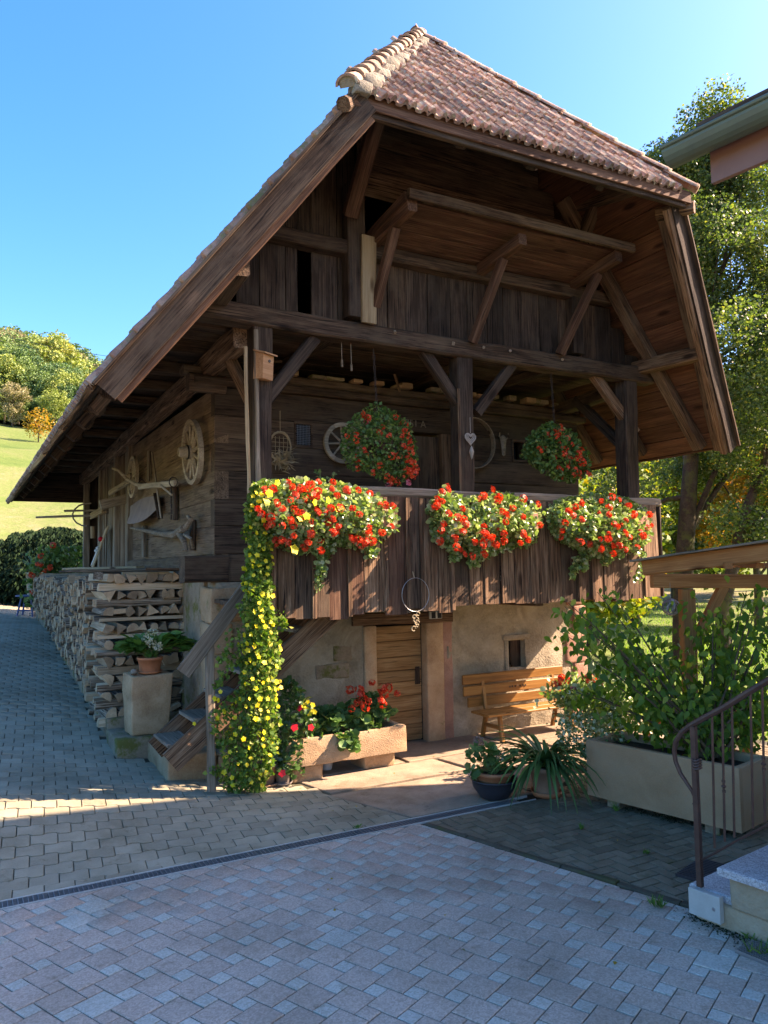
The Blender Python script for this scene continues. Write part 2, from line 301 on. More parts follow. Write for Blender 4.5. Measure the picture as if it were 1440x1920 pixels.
class MB:
    def __init__(s): s.v = []; s.f = []; s.m = []
    def add(s, v, f, mtx=None, mi=0):
        n = len(s.v)
        s.v += [(mtx @ Vector(p)) if mtx is not None else p for p in v]
        s.f += [tuple(i+n for i in q) for q in f]; s.m += [mi]*len(f)
    def box(s, x0, x1, y0, y1, z0, z1, mtx=None, c=0., mi=0):
        if c <= 0:
            v = [(x, y, z) for x in (x0, x1) for y in (y0, y1) for z in (z0, z1)]
            f = [(0, 1, 3, 2), (4, 6, 7, 5), (0, 4, 5, 1), (2, 3, 7, 6), (0, 2, 6, 4), (1, 5, 7, 3)]
            s.add(v, f, mtx, mi)
        else:
            v = [(x, y, z0) for x, y in ((x0, y0), (x1, y0), (x1, y1), (x0, y1))]
            v += [(x, y, z1-c) for x, y in ((x0, y0), (x1, y0), (x1, y1), (x0, y1))]
            v += [(x, y, z1) for x, y in ((x0+c, y0+c), (x1-c, y0+c), (x1-c, y1-c), (x0+c, y1-c))]
            f = [(3, 2, 1, 0), (8, 9, 10, 11)]
            for i in range(4):
                j = (i+1) % 4; f += [(i, j, j+4, i+4), (i+4, j+4, j+8, i+8)]
            s.add(v, f, mtx, mi)
    def tube(s, pts, r, n=8, mi=0, caps=True, closed=False):
        pts = [Vector(p) for p in pts]; rr = r if isinstance(r, (list, tuple)) else [r]*len(pts)
        base = len(s.v); L = len(pts); prev = None
        for i, p in enumerate(pts):
            a = pts[(i-1) % L] if (closed or i > 0) else p; b = pts[(i+1) % L] if (closed or i < L-1) else p
            t = (b-a).normalized()
            if prev is None: prev = t.orthogonal().normalized()
            x = (prev - t*prev.dot(t))
            x = x.normalized() if x.length > 1e-6 else t.orthogonal().normalized()
            prev = x; y = t.cross(x)
            for k in range(n):
                q = 2*PI*k/n; s.v.append(p + (x*math.cos(q) + y*math.sin(q))*rr[i])
        for i in range(L if closed else L-1):
            for k in range(n):
                a0 = base+i*n+k; a1 = base+i*n+(k+1) % n; j = (i+1) % L
                s.f.append((a0, a1, base+j*n+(k+1) % n, base+j*n+k)); s.m.append(mi)
        if caps and not closed:
            s.f.append(tuple(base+k for k in reversed(range(n)))); s.m.append(mi)
            s.f.append(tuple(base+(L-1)*n+k for k in range(n))); s.m.append(mi)
    def lathe(s, prof, n=20, mtx=None, mi=0):
        v = []; f = []
        for r, z in prof:
            for k in range(n): q = 2*PI*k/n; v.append((r*math.cos(q), r*math.sin(q), z))
        for i in range(len(prof)-1):
            for k in range(n):
                f.append((i*n+k, i*n+(k+1) % n, (i+1)*n+(k+1) % n, (i+1)*n+k))
        s.add(v, f, mtx, mi)
    def prism(s, poly, z0, z1, mtx=None, mi=0):
        n = len(poly); v = [(x, y, z0) for x, y in poly]+[(x, y, z1) for x, y in poly]
        f = [tuple(reversed(range(n))), tuple(range(n, 2*n))]+[(i, (i+1) % n, n+(i+1) % n, n+i) for i in range(n)]
        s.add(v, f, mtx, mi)
    def build(s, name, mat, parent=None, mtx=None, smooth=False, **kw):
        me = mk(name, s.v, s.f, smooth, s.m); return link(name, me, mat, parent, mtx, **kw)
def align(p0, p1, up=(0, 0, 1)):
    p0 = Vector(p0); x = Vector(p1)-p0; L = x.length; x = x/L; up = Vector(up)
    z = up - x*up.dot(x)
    if z.length < 1e-4: z = Vector((0, 1, 0)) - x*x.y
    z.normalize(); y = z.cross(x)
    return Matrix(((x.x, y.x, z.x, p0.x), (x.y, y.y, z.y, p0.y), (x.z, y.z, z.z, p0.z), (0, 0, 0, 1))), L
def beam_mesh(L, w, h, jit=.006, c=.012, segs=None, bow=0., ends=.0, rnd=None, taper=1.):
    rnd = rnd or R_; segs = segs or max(1, int(L/.45)); v = []; f = []
    ph = [(rnd.uniform(0, 99), rnd.uniform(0, 99)) for _ in range(4)]
    for i in range(segs+1):
        t = i/segs; x = L*t; k = 1+(taper-1)*t
        if i == 0: x += rnd.uniform(-1, 1)*ends
        if i == segs: x += rnd.uniform(-1, 1)*ends
        bz = bow*4*t*(1-t); W = w*k/2; H = h*k/2
        cs = [(-W, -H), (W, -H), (W, H), (-W, H)]; js = []
        for q in range(4): js.append((noise.noise(Vector((x*1.3, ph[q][0], 0)))*jit*1.6+rnd.uniform(-1, 1)*jit*.35, noise.noise(Vector((x*1.3, ph[q][1], 5)))*jit*1.6+rnd.uniform(-1, 1)*jit*.35))
        for q in range(4):
            y, z = cs[q]; y += js[q][0]; z += js[q][1]+bz; sy = -1 if cs[q][0] > 0 else 1; sz = -1 if cs[q][1] > 0 else 1
            if q % 2 == 0: v += [(x, y, z+sz*c), (x, y+sy*c, z)]
            else: v += [(x, y+sy*c, z), (x, y, z+sz*c)]
    for i in range(segs):
        for k in range(8):
            a = i*8+k; b = i*8+(k+1) % 8; f.append((a, b, b+8, a+8))
    f.append(tuple(reversed(range(8)))); f.append(tuple(range(segs*8, segs*8+8)))
    return v, f
def beam(name, p0, p1, w, h, mat, parent=None, up=(0, 0, 1), **kw):
    lab = {k: kw.pop(k) for k in ('label', 'cat', 'group', 'kind') if k in kw}
    pm = kw.pop('pm', None)
    m, L = align(p0, p1, up)
    if pm is not None: m = pm @ m
    v, f = beam_mesh(L, w, h, **kw); return link(name, mk(name, v, f), mat, parent, m, **lab)
# -- many small faces at once (numpy)
def rotmats(n, up_bias=0., rs=NR):
    a = rs.uniform(0, 2*PI, n); b = rs.normal(0, 1, (n, 3)); b[:, 2] += up_bias
    nz = b/np.linalg.norm(b, axis=1)[:, None]
    h = np.stack([np.cos(a), np.sin(a), np.zeros(n)], 1); y = h-nz*(h*nz).sum(1)[:, None]; y /= np.linalg.norm(y, axis=1)[:, None]+1e-9
    x = np.cross(y, nz); return np.stack([x, y, nz], 2)
def mats_from(y, nz):
    y = y/(np.linalg.norm(y, axis=1)[:, None]+1e-9); nz = nz-y*(nz*y).sum(1)[:, None]; nz /= np.linalg.norm(nz, axis=1)[:, None]+1e-9
    return np.stack([np.cross(y, nz), y, nz], 2)
LEAF = {
 'tri': ([(-.5, .1, 0), (.5, .1, 0), (0, 1, .1)], [(0, 1, 2)]),
 'quad': ([(0, 0, 0), (.5, .5, .12), (0, 1, 0), (-.5, .5, .12)], [(0, 1, 2, 3)]),
 'fold': ([(0, 0, 0), (.42, .45, .14), (0, 1, -.05), (-.42, .45, .14), (0, .5, 0)], [(0, 1, 4), (1, 2, 4), (2, 3, 4), (3, 0, 4)]),
 'oval': ([(0, 0, 0), (.30, .22, .07), (.36, .52, .09), (0, 1, -.12), (-.36, .52, .09), (-.30, .22, .07), (0, .45, 0)], [(0, 1, 6), (1, 2, 6), (2, 3, 6), (3, 4, 6), (4, 5, 6), (5, 0, 6)]),
 'drop': ([(0, 0, 0), (.20, .18, .03), (.30, .42, .02), (.19, .74, -.06), (0, 1.05, -.2), (-.19, .74, -.06), (-.30, .42, .02), (-.20, .18, .03), (0, .45, -.05)], [(i, (i+1) % 8, 8) for i in range(8)]),
 'round': ([(0, .1, 0)]+[(.52*math.sin(a)*(1 if i % 2 else .86), .5-.52*math.cos(a)*(1 if i % 2 else .86), .10*(i % 2)+.05) for i, a in enumerate([x*2*PI/9 for x in range(1, 9)])]+[(0, .48, -.04)], [(i, (i+1) % 9, 9) for i in range(9)]),
 'big': ([(0, 0, 0), (.26, .14, .05), (.40, .40, .08), (.30, .72, .02), (0, 1, -.16), (-.30, .72, .02), (-.40, .40, .08), (-.26, .14, .05), (0, .5, -.03)], [(i, (i+1) % 8, 8) for i in range(8)]),
}
def fast_mesh(name, V, F, smooth=False):
    """V (N,3); F (M,k) constant k"""
    me = bpy.data.meshes.new(name); k = F.shape[1]
    me.vertices.add(len(V)); me.vertices.foreach_set('co', V.astype(np.float32).ravel())
    me.loops.add(F.size); me.loops.foreach_set('vertex_index', F.astype(np.int32).ravel())
    me.polygons.add(len(F)); me.polygons.foreach_set('loop_start', np.arange(0, F.size, k, dtype=np.int32)); me.polygons.foreach_set('loop_total', np.full(len(F), k, dtype=np.int32))
    if smooth: me.polygons.foreach_set('use_smooth', np.ones(len(F), dtype=bool))
    me.update(calc_edges=True); return me
def leaves(name, P, size, kind='fold', rot=None, up=.6, asp=1.):
    n = len(P); tv, tf = LEAF[kind]; tv = np.array(tv, float)*np.array([asp, 1, 1]); tf = np.array(tf)
    R = rotmats(n, up) if rot is None else rot
    s = size if hasattr(size, '__len__') else NR.uniform(.65, 1.25, n)*size
    V = np.einsum('nij,kj->nki', R, tv)*np.asarray(s)[:, None, None]+P[:, None, :]
    F = tf[None]+(np.arange(n)*len(tv))[:, None, None]
    return fast_mesh(name, V.reshape(-1, 3), F.reshape(-1, tf.shape[1]))
def stamp(name, tv, tf, mats):
    """instances of a template (k,3)/(m,q) by 4x4 matrices (N,4,4) in one mesh"""
    tv = np.array(tv, float); tf = np.array(tf); A = np.array(mats, float)
    V = np.einsum('nij,kj->nki', A[:, :3, :3], tv)+A[:, None, :3, 3]
    F = tf[None]+(np.arange(len(A))*len(tv))[:, None, None]
    return fast_mesh(name, V.reshape(-1, 3), F.reshape(-1, tf.shape[1]))
def blob(n, c, r, shell=.55, rs=NR):
    d = rs.normal(0, 1, (n, 3)); d /= np.linalg.norm(d, axis=1)[:, None]
    return np.array(c)+d*(rs.uniform(shell, 1, n)**.6)[:, None]*np.array(r)
def clumpy(n, c, r, k, cr, shell=.5, rs=NR, flat=.8):
    cc = blob(k, c, np.array(r)*(1-.5*cr/np.mean(r)), .25, rs); q = rs.randint(0, k, n); sz = rs.uniform(.6, 1.2, k)[q]
    d = rs.normal(0, 1, (n, 3)); d /= np.linalg.norm(d, axis=1)[:, None]; rr = rs.uniform(shell, 1, n)**.7
    d[:, 2] *= flat; return cc[q]+d*(rr*sz*cr)[:, None]
def arr(*v): return np.array(v, float)

# ------------------------------------------------------------------ flower heads (shared meshes)
def umbel_mesh(name, rad, nf, pet, rs):
    V = []; F = []
    for i in range(nf):
        z = rs.uniform(-.15, 1); a = rs.uniform(0, 2*PI); q = math.sqrt(max(0, 1-z*z)); d = np.array([q*math.cos(a), q*math.sin(a), z*.75])
        nz = d/np.linalg.norm(d)+rs.normal(0, .25, 3); nz /= np.linalg.norm(nz); x = np.cross(nz, [0.2, .3, 1]); x /= np.linalg.norm(x)+1e-9; y = np.cross(nz, x); c = d*rad
        a0 = rs.uniform(0, 6)
        for k in range(5):
            t = a0+k*2*PI/5+rs.uniform(-.15, .15); w = .55; b = len(V); L = pet*rs.uniform(.8, 1.15)
            e = x*math.cos(t)+y*math.sin(t); g = -x*math.sin(t)+y*math.cos(t)
            V += [c, c+e*L*.6+g*L*w*.6+nz*L*.15, c+e*L+nz*L*.1, c+e*L*.6-g*L*w*.6+nz*L*.15]; F.append((b, b+1, b+2, b+3))
    return fast_mesh(name, np.array(V), np.array(F))
def daisy_mesh(name, r, n=5):
    V = []; F = []
    for k in range(n):
        t = k*2*PI/n; b = len(V); c, s = math.cos(t), math.sin(t)
        V += [(0, 0, 0), (c*r*.6-s*r*.42, s*r*.6+c*r*.42, r*.12), (c*r, s*r, .05*r), (c*r*.6+s*r*.42, s*r*.6-c*r*.42, r*.12)]; F.append((b, b+1, b+2, b+3))
    return fast_mesh(name, np.array(V), np.array(F))
rsF = np.random.RandomState(3)
UMB = [umbel_mesh('flower_head', .032, 16, .022, rsF) for _ in range(4)]
for u in UMB: u.materials.append(M['redf'])
UMBP = umbel_mesh('pink_flower_head', .03, 14, .021, rsF); UMBP.materials.append(M['pinkf'])
UMBS = [umbel_mesh('loose_flower_head', .034, 9, .022, rsF) for _ in range(3)]
for u in UMBS: u.materials.append(M['redf'])
DAI = daisy_mesh('yellow_flower', .030); DAI.materials.append(M['yelf'])
def heads(parent, pts, meshes, sc=1., name='flower_head', out=None):
    for p in pts:
        q = R_.choice(meshes); s = sc*R_.uniform(.75, 1.2)
        d = Vector(out) if out is not None else Vector((0, 0, 1))
        d = (d+Vector((R_.uniform(-.5, .5), R_.uniform(-.5, .5), R_.uniform(-.3, .5)))).normalized()
        m = T(Vector(p)) @ d.to_track_quat('Z', 'Y').to_matrix().to_4x4() @ Rz(R_.uniform(0, 6)) @ S3(s)
        link(name, q, None, parent, m)
# ------------------------------------------------------------------ terrain
LV = ([-5, -.3, .5, 1.2, 2.6, 4.6, 8, 11, 16, 20, 25, 90, 140, 400], [0, 0, .05, .10, .32, .50, .92, 1.02, 1.4, 2.3, 3.6, 19.8, 30, 70])
RV = ([0, 22, 28, 40, 48, 60, 90, 200, 500], [0, 0, .1, .75, 1.6, 5, 12, 30, 60])
def zt(x, y):
    if y < -2: return 0.
    q = BI @ Vector((x, y, 0)); l = np.interp(q.y, *LV) if q.y > -5 else 0.; r = np.interp(y, *RV)
    f = min(1, max(0, (q.y+2.5)/1.9)); l += .11*min(4.2, max(0, .35-q.x))*f*f*(3-2*f)*(1 if q.x < .35 else 0)
    if -3 < q.y < 14 and q.x < 1: return float(l)
    t = min(1, max(0, (x/max(y, 3.)+.35)/.4)); t = t*t*(3-2*t)
    return float(l*(1-t)+r*t)
def ztu(u, v):
    p = uvw(u, v, 0); return zt(p.x, p.y)
# meadow, a fan of rings out to the horizon
def ground():
    rr = [1.5, 3, 4.5, 6, 7, 8, 9, 10, 11, 12, 13, 14, 15.5, 17, 19, 21, 24, 27, 30, 34, 38, 43, 48, 54, 60, 67, 75, 84, 95, 107, 120, 140, 165, 200, 260, 360, 600, 1200]; n = 220
    v = [(0, 0, -.06)]; f = []
    for r in rr:
        for k in range(n):
            a = 2*PI*k/n; x, y = r*math.sin(a), r*math.cos(a)
            nz = noise.noise(Vector((x*.06, y*.06, 0)))*min(1.2, max(0, r-26)*.03)
            v.append((x, y, zt(x, y)-.06+nz))
    for k in range(n): f.append((0, 1+k, 1+(k+1) % n))
    for i in range(len(rr)-1):
        for k in range(n): a = 1+i*n+k; b = 1+i*n+(k+1) % n; f.append((a, a+n, b+n, b))
    me = mk('ground', v, [tuple(reversed(q)) for q in f], True); link('ground', me, 'meadow', kind='structure')
ground()
mb = MB(); mb.add([(-14, -16, -.045), (14, -16, -.045), (14, 2.2, -.045), (-14, 2.2, -.045)], [(0, 1, 2, 3)]); mb.build('added_bounce_yard', 'slab', kind='structure')  # unseen sheet behind the camera, added to bounce sunlight into the shade
# ------------------------------------------------------------------ pavements
def inpoly(u, v, P):
    c = False; j = len(P)-1
    for i in range(len(P)):
        if (P[i][1] > v) != (P[j][1] > v) and u < (P[j][0]-P[i][0])*(v-P[i][1])/(P[j][1]-P[i][1])+P[i][0]: c = not c
        j = i
    return c
def ku(v): return 1.0+(-2.6-v)*.27           # kerb line between forecourt and herringbone
FORE = [(-7, -2.62), (1.0, -2.62), (ku(-5.5), -5.5), (ku(-5.5)+1.2, -6.1), (4.5, -8), (4.5, -12), (-7, -12)]
HERR = [(1.08, -2.62), (2.45, -2.6), (2.45, -2.35), (8, -2.35), (8, -7), (3.5, -6.4), (ku(-5.5)+.1, -5.45)]
DRIV = [(-8.5, -2.42), (1.02, -2.42), (.70, -1.44), (.55, -.80), (-.2, -.42), (-.58, -.40), (-.60, .40), (-.92, .44), (-.92, 14.2), (-8.5, 14.2)]
SLAB = [(1.08, -2.42), (.76, -1.44), (.60, -.80), (.45, .25), (6.2, .25), (6.2, -2.3), (2.4, -2.3), (2.4, -2.42)]
def bed(name, P, z, mat, step=.25):
    us = [p[0] for p in P]; vs = [p[1] for p in P]; V = []; F = []; idx = {}
    def pt(i, j):
        if (i, j) not in idx:
            u, v = i*step, j*step; p = uvw(u, v, 0); idx[i, j] = len(V); V.append((p.x, p.y, zt(p.x, p.y)+z))
        return idx[i, j]
    for i in range(int(min(us)/step)-1, int(max(us)/step)+1):
        for j in range(int(min(vs)/step)-1, int(max(vs)/step)+1):
            if any(inpoly((i+a)*step, (j+b)*step, P) for a in (0, .5, 1) for b in (0, .5, 1)): F.append((pt(i, j), pt(i+1, j), pt(i+1, j+1), pt(i, j+1)))
    return link(name, mk(name, V, F), mat, kind='structure')
def paver(poly, th, c):
    n = len(poly); cx = sum(p[0] for p in poly)/n; cy = sum(p[1] for p in poly)/n
    ins = []
    for i in range(n):
        a, b, d = Vector((*poly[i-1], 0)), Vector((*poly[i], 0)), Vector((*poly[(i+1) % n], 0))
        e1 = (b-a).normalized(); e2 = (d-b).normalized(); m = Vector((-e1.y-e2.y, e1.x+e2.x, 0)).normalized(); k = c/max(.3, m.dot(Vector((-e1.y, e1.x, 0)))); ins.append((b.x+m.x*k, b.y+m.y*k))
    v = [(x, y, -th) for x, y in poly]+[(x, y, -c*.6) for x, y in poly]+[(x, y, 0) for x, y in ins]+[(cx, cy, .0005)]
    f = []
    for i in range(n):
        j = (i+1) % n
        for o in (0, n): f += [(o+i, o+j, o+n+j), (o+i, o+n+j, o+n+i)]
        f.append((2*n+i, 2*n+j, 3*n))
    return v, f
def place_m(x, y, a, dz, tilt):
    z = zt(x, y); gx = (zt(x+.2, y)-z)/.2; gy = (zt(x, y+.2)-z)/.2
    n = Vector((-gx+R_.gauss(0, tilt), -gy+R_.gauss(0, tilt), 1)).normalized(); h = Vector((math.cos(a), math.sin(a), 0)); h = (h-n*h.dot(n)).normalized(); w = n.cross(h)
    return Matrix(((h.x, w.x, n.x, x), (h.y, w.y, n.y, y), (h.z, w.z, n.z, z+dz), (0, 0, 0, 1)))
def seen(x, y, z=0.):
    d = Vector((x, y, z))-CAMO; k = d.dot(FW)
    if k < 1: return False
    px = 720+1440*d.dot(RT)/k; py = 960-1440*d.dot(UP)/k
    return -60 < px < 1500 and -50 < py < 2000
def clip(poly, hp):
    for a, b, c in hp:
        out = []
        for i in range(len(poly)):
            p, q = poly[i], poly[(i+1) % len(poly)]; dp, dq = a*p[0]+b*p[1]-c, a*q[0]+b*q[1]-c
            if dp <= 0: out.append(p)
            if (dp < 0) != (dq < 0) and abs(dp-dq) > 1e-9: t_ = dp/(dp-dq); out.append((p[0]+(q[0]-p[0])*t_, p[1]+(q[1]-p[1])*t_))
        poly = out
        if len(poly) < 3: return []
    o = [p for i, p in enumerate(poly) if math.hypot(p[0]-poly[i-1][0], p[1]-poly[i-1][1]) > .004]
    return o
def area(P): return .5*sum(P[i-1][0]*P[i][1]-P[i][0]*P[i-1][1] for i in range(len(P)))
def cut(parent, items, shapes, hp, name):
    """pavers across the border lines are cut to fit (half planes in u, v)"""
    keep = []
    for it in items:
        key, tp, x, y, a, mt = it; ca, sa = math.cos(a), math.sin(a); P = [BI @ Vector((x+px*ca-py*sa, y+px*sa+py*ca, 0)) for px, py in shapes[key]]
        if all(A*p.x+B_*p.y-c <= 0 for p in P for A, B_, c in hp): keep.append(it); continue
        Q = clip([(p.x, p.y) for p in P], hp)
        if len(Q) < 3 or area(Q) < .0009: continue
        cu_, cv = sum(p[0] for p in Q)/len(Q), sum(p[1] for p in Q)/len(Q); w = uvw(cu_, cv, 0)
        if not seen(w.x, w.y): continue
        Q = [(p[0]-cu_, p[1]-cv) for p in Q]; tv, tf = paver(Q, .03, .003); me = mk(name, tv, tf); me.materials.append(M[mt]); link(name, me, None, parent, place_m(w.x, w.y, math.radians(29), 0, .006))
    return keep
def lay(parent, items, name, maxn=300):
    """items: (kind key, template, x, y, angle, mat); nearest ones become parts, the rest one stuff part"""
    vis = sorted([i for i in items if seen(i[2], i[3])], key=lambda i: i[2]**2+i[3]**2); ids = set(map(id, vis[:maxn])); shared = {}
    rest = {}
    for it in items:
        key, tp, x, y, a, mt = it; m = place_m(x, y, a, R_.gauss(0, .0012), .006)
        if id(it) in ids:
            if (key, mt) not in shared: shared[key, mt] = mk(name, *tp); shared[key, mt].materials.append(M[mt])
            link(name, shared[key, mt], None, parent, m)
        else: rest.setdefault((key, mt), (tp, []))[1].append(np.array(m))
    for (key, mt), (tp, ms) in rest.items():
        link(name+'s_beyond', stamp(name+'s_beyond', tp[0], tp[1], ms), mt, parent, kind='stuff')
fore = bed('forecourt_pavement', FORE, -.012, 'joint'); herr = bed('herringbone_pavement', HERR, -.018, 'joint')
driv = bed('driveway', DRIV, -.015, 'joint'); slabs = bed('threshold_pavement', SLAB, -.022, 'joint')
# rose and blue-grey pavers of the forecourt: large and small squares turning round each other
a_, b_ = .188, .098; an = math.radians(90-37); ex = Vector((math.cos(an), math.sin(an), 0)); ey = Vector((-ex.y, ex.x, 0))
big = paver([(-a_/2+.0035, -a_/2+.0035), (a_/2-.0035, -a_/2+.0035), (a_/2-.0035, a_/2-.0035), (-a_/2+.0035, a_/2-.0035)], .03, .004)
sml = paver([(-b_/2+.003, -b_/2+.003), (b_/2-.003, -b_/2+.003), (b_/2-.003, b_/2-.003), (-b_/2+.003, b_/2-.003)], .03, .004)
items = []
for i in range(-70, 71):
    for j in range(-70, 71):
        o = ex*(a_*i-b_*j)+ey*(b_*i+a_*j)
        for key, tp, dx, dy in (('big', big, a_/2, a_/2), ('sml', sml, a_+b_/2, b_/2)):
            p = o+ex*dx+ey*dy+Vector((.3, 4.3, 0)); q = BI @ p
            if -6.6 < q.x < 4.4 and -8.6 < q.y < -2.45 and (inpoly(q.x, q.y, FORE) or (q.y > -5.9 and q.x < ku(q.y)+.14)) and (p.y > 2.4):
                blue = R_.random(); mt = ('paver_blue' if blue < (.88 if key == 'sml' else .03) else 'paver_pink')
                items.append((key, tp, p.x, p.y, an, mt))
SH = {'big': [(-a_/2+.0035, -a_/2+.0035), (a_/2-.0035, -a_/2+.0035), (a_/2-.0035, a_/2-.0035), (-a_/2+.0035, a_/2-.0035)], 'sml': [(-b_/2+.003, -b_/2+.003), (b_/2-.003, -b_/2+.003), (b_/2-.003, b_/2-.003), (-b_/2+.003, b_/2-.003)]}
up_ = [i for i in items if (BI @ Vector((i[2], i[3], 0))).y > -5.7]; lo_ = [i for i in items if (BI @ Vector((i[2], i[3], 0))).y <= -5.7]
items = cut(fore, up_, SH, [(0, 1, -2.60), (1, .27, 1.0-2.6*.27+.005)], 'cut_paver')+lo_
lay(fore, items, 'paver')
# bone-shaped grey pavers of the driveway
w_, d_, A_ = .20, .155, .011
xs = [0, .08, .42, .58, .92, 1]; fs = [0, 1, 1, -1, -1, 0]
g = .0035
bot = [(x*w_, A_*s+g) for x, s in zip(xs, fs)]; top = [(x*w_, d_-A_*s-g) for x, s in zip(xs, fs)]
bot[0] = (g, g); bot[-1] = (w_-g, g); top[0] = (g, d_-g); top[-1] = (w_-g, d_-g)
bone = paver([(x-w_/2, y-d_/2) for x, y in bot+top[::-1]], .03, .0035)
an = math.radians(90-66); ex = Vector((math.cos(an), math.sin(an), 0)); ey = Vector((-ex.y, ex.x, 0)); items = []
base = uvw(-2, -1, 0)
for j in range(-40, 130):
    for i in range(-60, 60):
        p = base+ex*(w_*(i+.5*(j % 2)))+ey*(d_*j); q = BI @ p
        if (inpoly(q.x, q.y, DRIV) or (-2.6 < q.y < -1.3 and q.x < .75-(q.y+1.44)*.32+.12)) and q.x > -6.5 and q.y < 13: items.append(('bone', bone, p.x, p.y, an, 'paver_grey'))
items = cut(driv, [i for i in items if (BI @ Vector((i[2], i[3], 0))).y < -1.3], {'bone': [(x-w_/2, y-d_/2) for x, y in bot+top[::-1]]}, [(0, -1, 2.435), (1, .32, .70-1.44*.32)], 'cut_bone_paver')+[i for i in items if (BI @ Vector((i[2], i[3], 0))).y >= -1.3]
lay(driv, items, 'bone_paver')
# dark herringbone pavers
L_, W_ = .2, .1
rect = paver([(-L_/2+.005, -W_/2+.005), (L_/2-.005, -W_/2+.005), (L_/2-.005, W_/2-.005), (-L_/2+.005, W_/2-.005)], .03, .004)
an = math.radians(29); ex = Vector((math.cos(an), math.sin(an), 0)); ey = Vector((-ex.y, ex.x, 0)); items = []; base = uvw(2.5, -4, 0)
for i in range(-50, 50):
    for j in range(-25, 25):
        # herringbone: staircase of one lying and one standing brick
        for k, (cx, cy, r) in enumerate(((L_/2, W_/2, 0), (L_+W_/2, 0, PI/2))):
            X = cx+W_*i+2*L_*j; Y = cy+W_*i
            if abs(Y) > 4 or abs(X) > 6: continue
            p = base+ex*X+ey*Y; q = BI @ p
            if (inpoly(q.x, q.y, HERR) or (-5.4 < q.y < -2.5 and ku(q.y)-.1 < q.x < 2.6)) and q.y > -6.3 and q.x < 7: items.append(('rect', rect, p.x, p.y, an+r, 'paver_dark'))
items = cut(herr, [i for i in items if (BI @ Vector((i[2], i[3], 0))).x < 2.5], {'rect': [(-L_/2+.005, -W_/2+.005), (L_/2-.005, -W_/2+.005), (L_/2-.005, W_/2-.005), (-L_/2+.005, W_/2-.005)]}, [(0, 1, -2.60), (-1, -.27, -(1.0-2.6*.27+.075))], 'cut_rectangular_paver')+[i for i in items if (BI @ Vector((i[2], i[3], 0))).x >= 2.5]
lay(herr, items, 'rectangular_paver')
# sandstone slabs before the door
sl_poly = [[(.70, -1.44), (1.06, -2.40), (2.42, -2.40), (2.40, -1.42)], [(.62, -.82), (.74, -1.38), (2.38, -1.36), (2.3, -.80)], [(2.44, -2.28), (3.9, -2.28), (3.7, -1.3), (2.44, -1.34)], [(2.36, -.80), (2.44, -1.28), (3.75, -1.24), (3.8, -.74)], [(.50, .22), (.60, -.76), (1.95, -.74), (1.95, .22)], [(2.01, .22), (2.01, -.74), (3.5, -.70), (3.4, .22)], [(3.46, .22), (3.56, -.68), (5.0, -.66), (5.0, .22)], [(3.96, -2.28), (5.6, -2.28), (5.5, -.72), (3.86, -.70)], [(5.06, .22), (5.06, -.66), (6.1, -.66), (6.1, .22)]]
for P in sl_poly:
    P = [(u+R_.uniform(-.012, .012), v+R_.uniform(-.012, .012)) for u, v in P]
    A = sum(P[i][0]*P[(i+1) % 4][1]-P[(i+1) % 4][0]*P[i][1] for i in range(4))
    if A < 0: P = P[::-1]
    tv, tf = paver(P, .04, .008)
    link('sandstone_slab', mk('sandstone_slab', tv, tf), 'slab', slabs, BM @ T((0, 0, R_.uniform(-.004, .004))))
# kerb stones between the two pavements
kerb = thing('kerb_edging', 'dark mossy line of narrow kerb stones between the rose and the dark pavers', 'kerb')
v = -2.66
while v > -5.55:
    p0, p1 = (ku(v)+.04, v, -.012), (ku(v-.42)+.04, v-.42, -.012)
    beam('kerb_stone', p0, p1, .055, .05, 'joint', kerb, pm=BM, jit=.006, c=.008, segs=4); v -= .43
# drain channel with steel grating
drain = thing('drain_channel', 'long steel grated drain channel crossing the paved yard', 'drain', BM @ T((0, -2.52, 0)))
for s in (-1, 1):
    mb = MB(); mb.box(-6.5, 2.3, s*.065-.006, s*.065+.006, -.05, .003); mb.build('channel_edge', 'conc_pale', drain)
mb = MB(); mb.box(-6.5, 2.3, -.06, .06, -.12, -.05); mb.build('channel_bed', 'black', drain)
gm = MB()
for i in range(16): x = -.25+i*.5/16; gm.box(x+.002, x+.007, -.056, .056, -.018, .0)
for i in range(5): y = -.056+i*.028; gm.box(-.25, .25, y-.0015, y+.0015, -.018, -.002)
gme = mk('grating', gm.v, gm.f); gme.materials.append(M['galv'])
for i in range(17): link('grating', gme, None, drain, T((-6.2+i*.505, 0, R_.uniform(-.002, .002))))
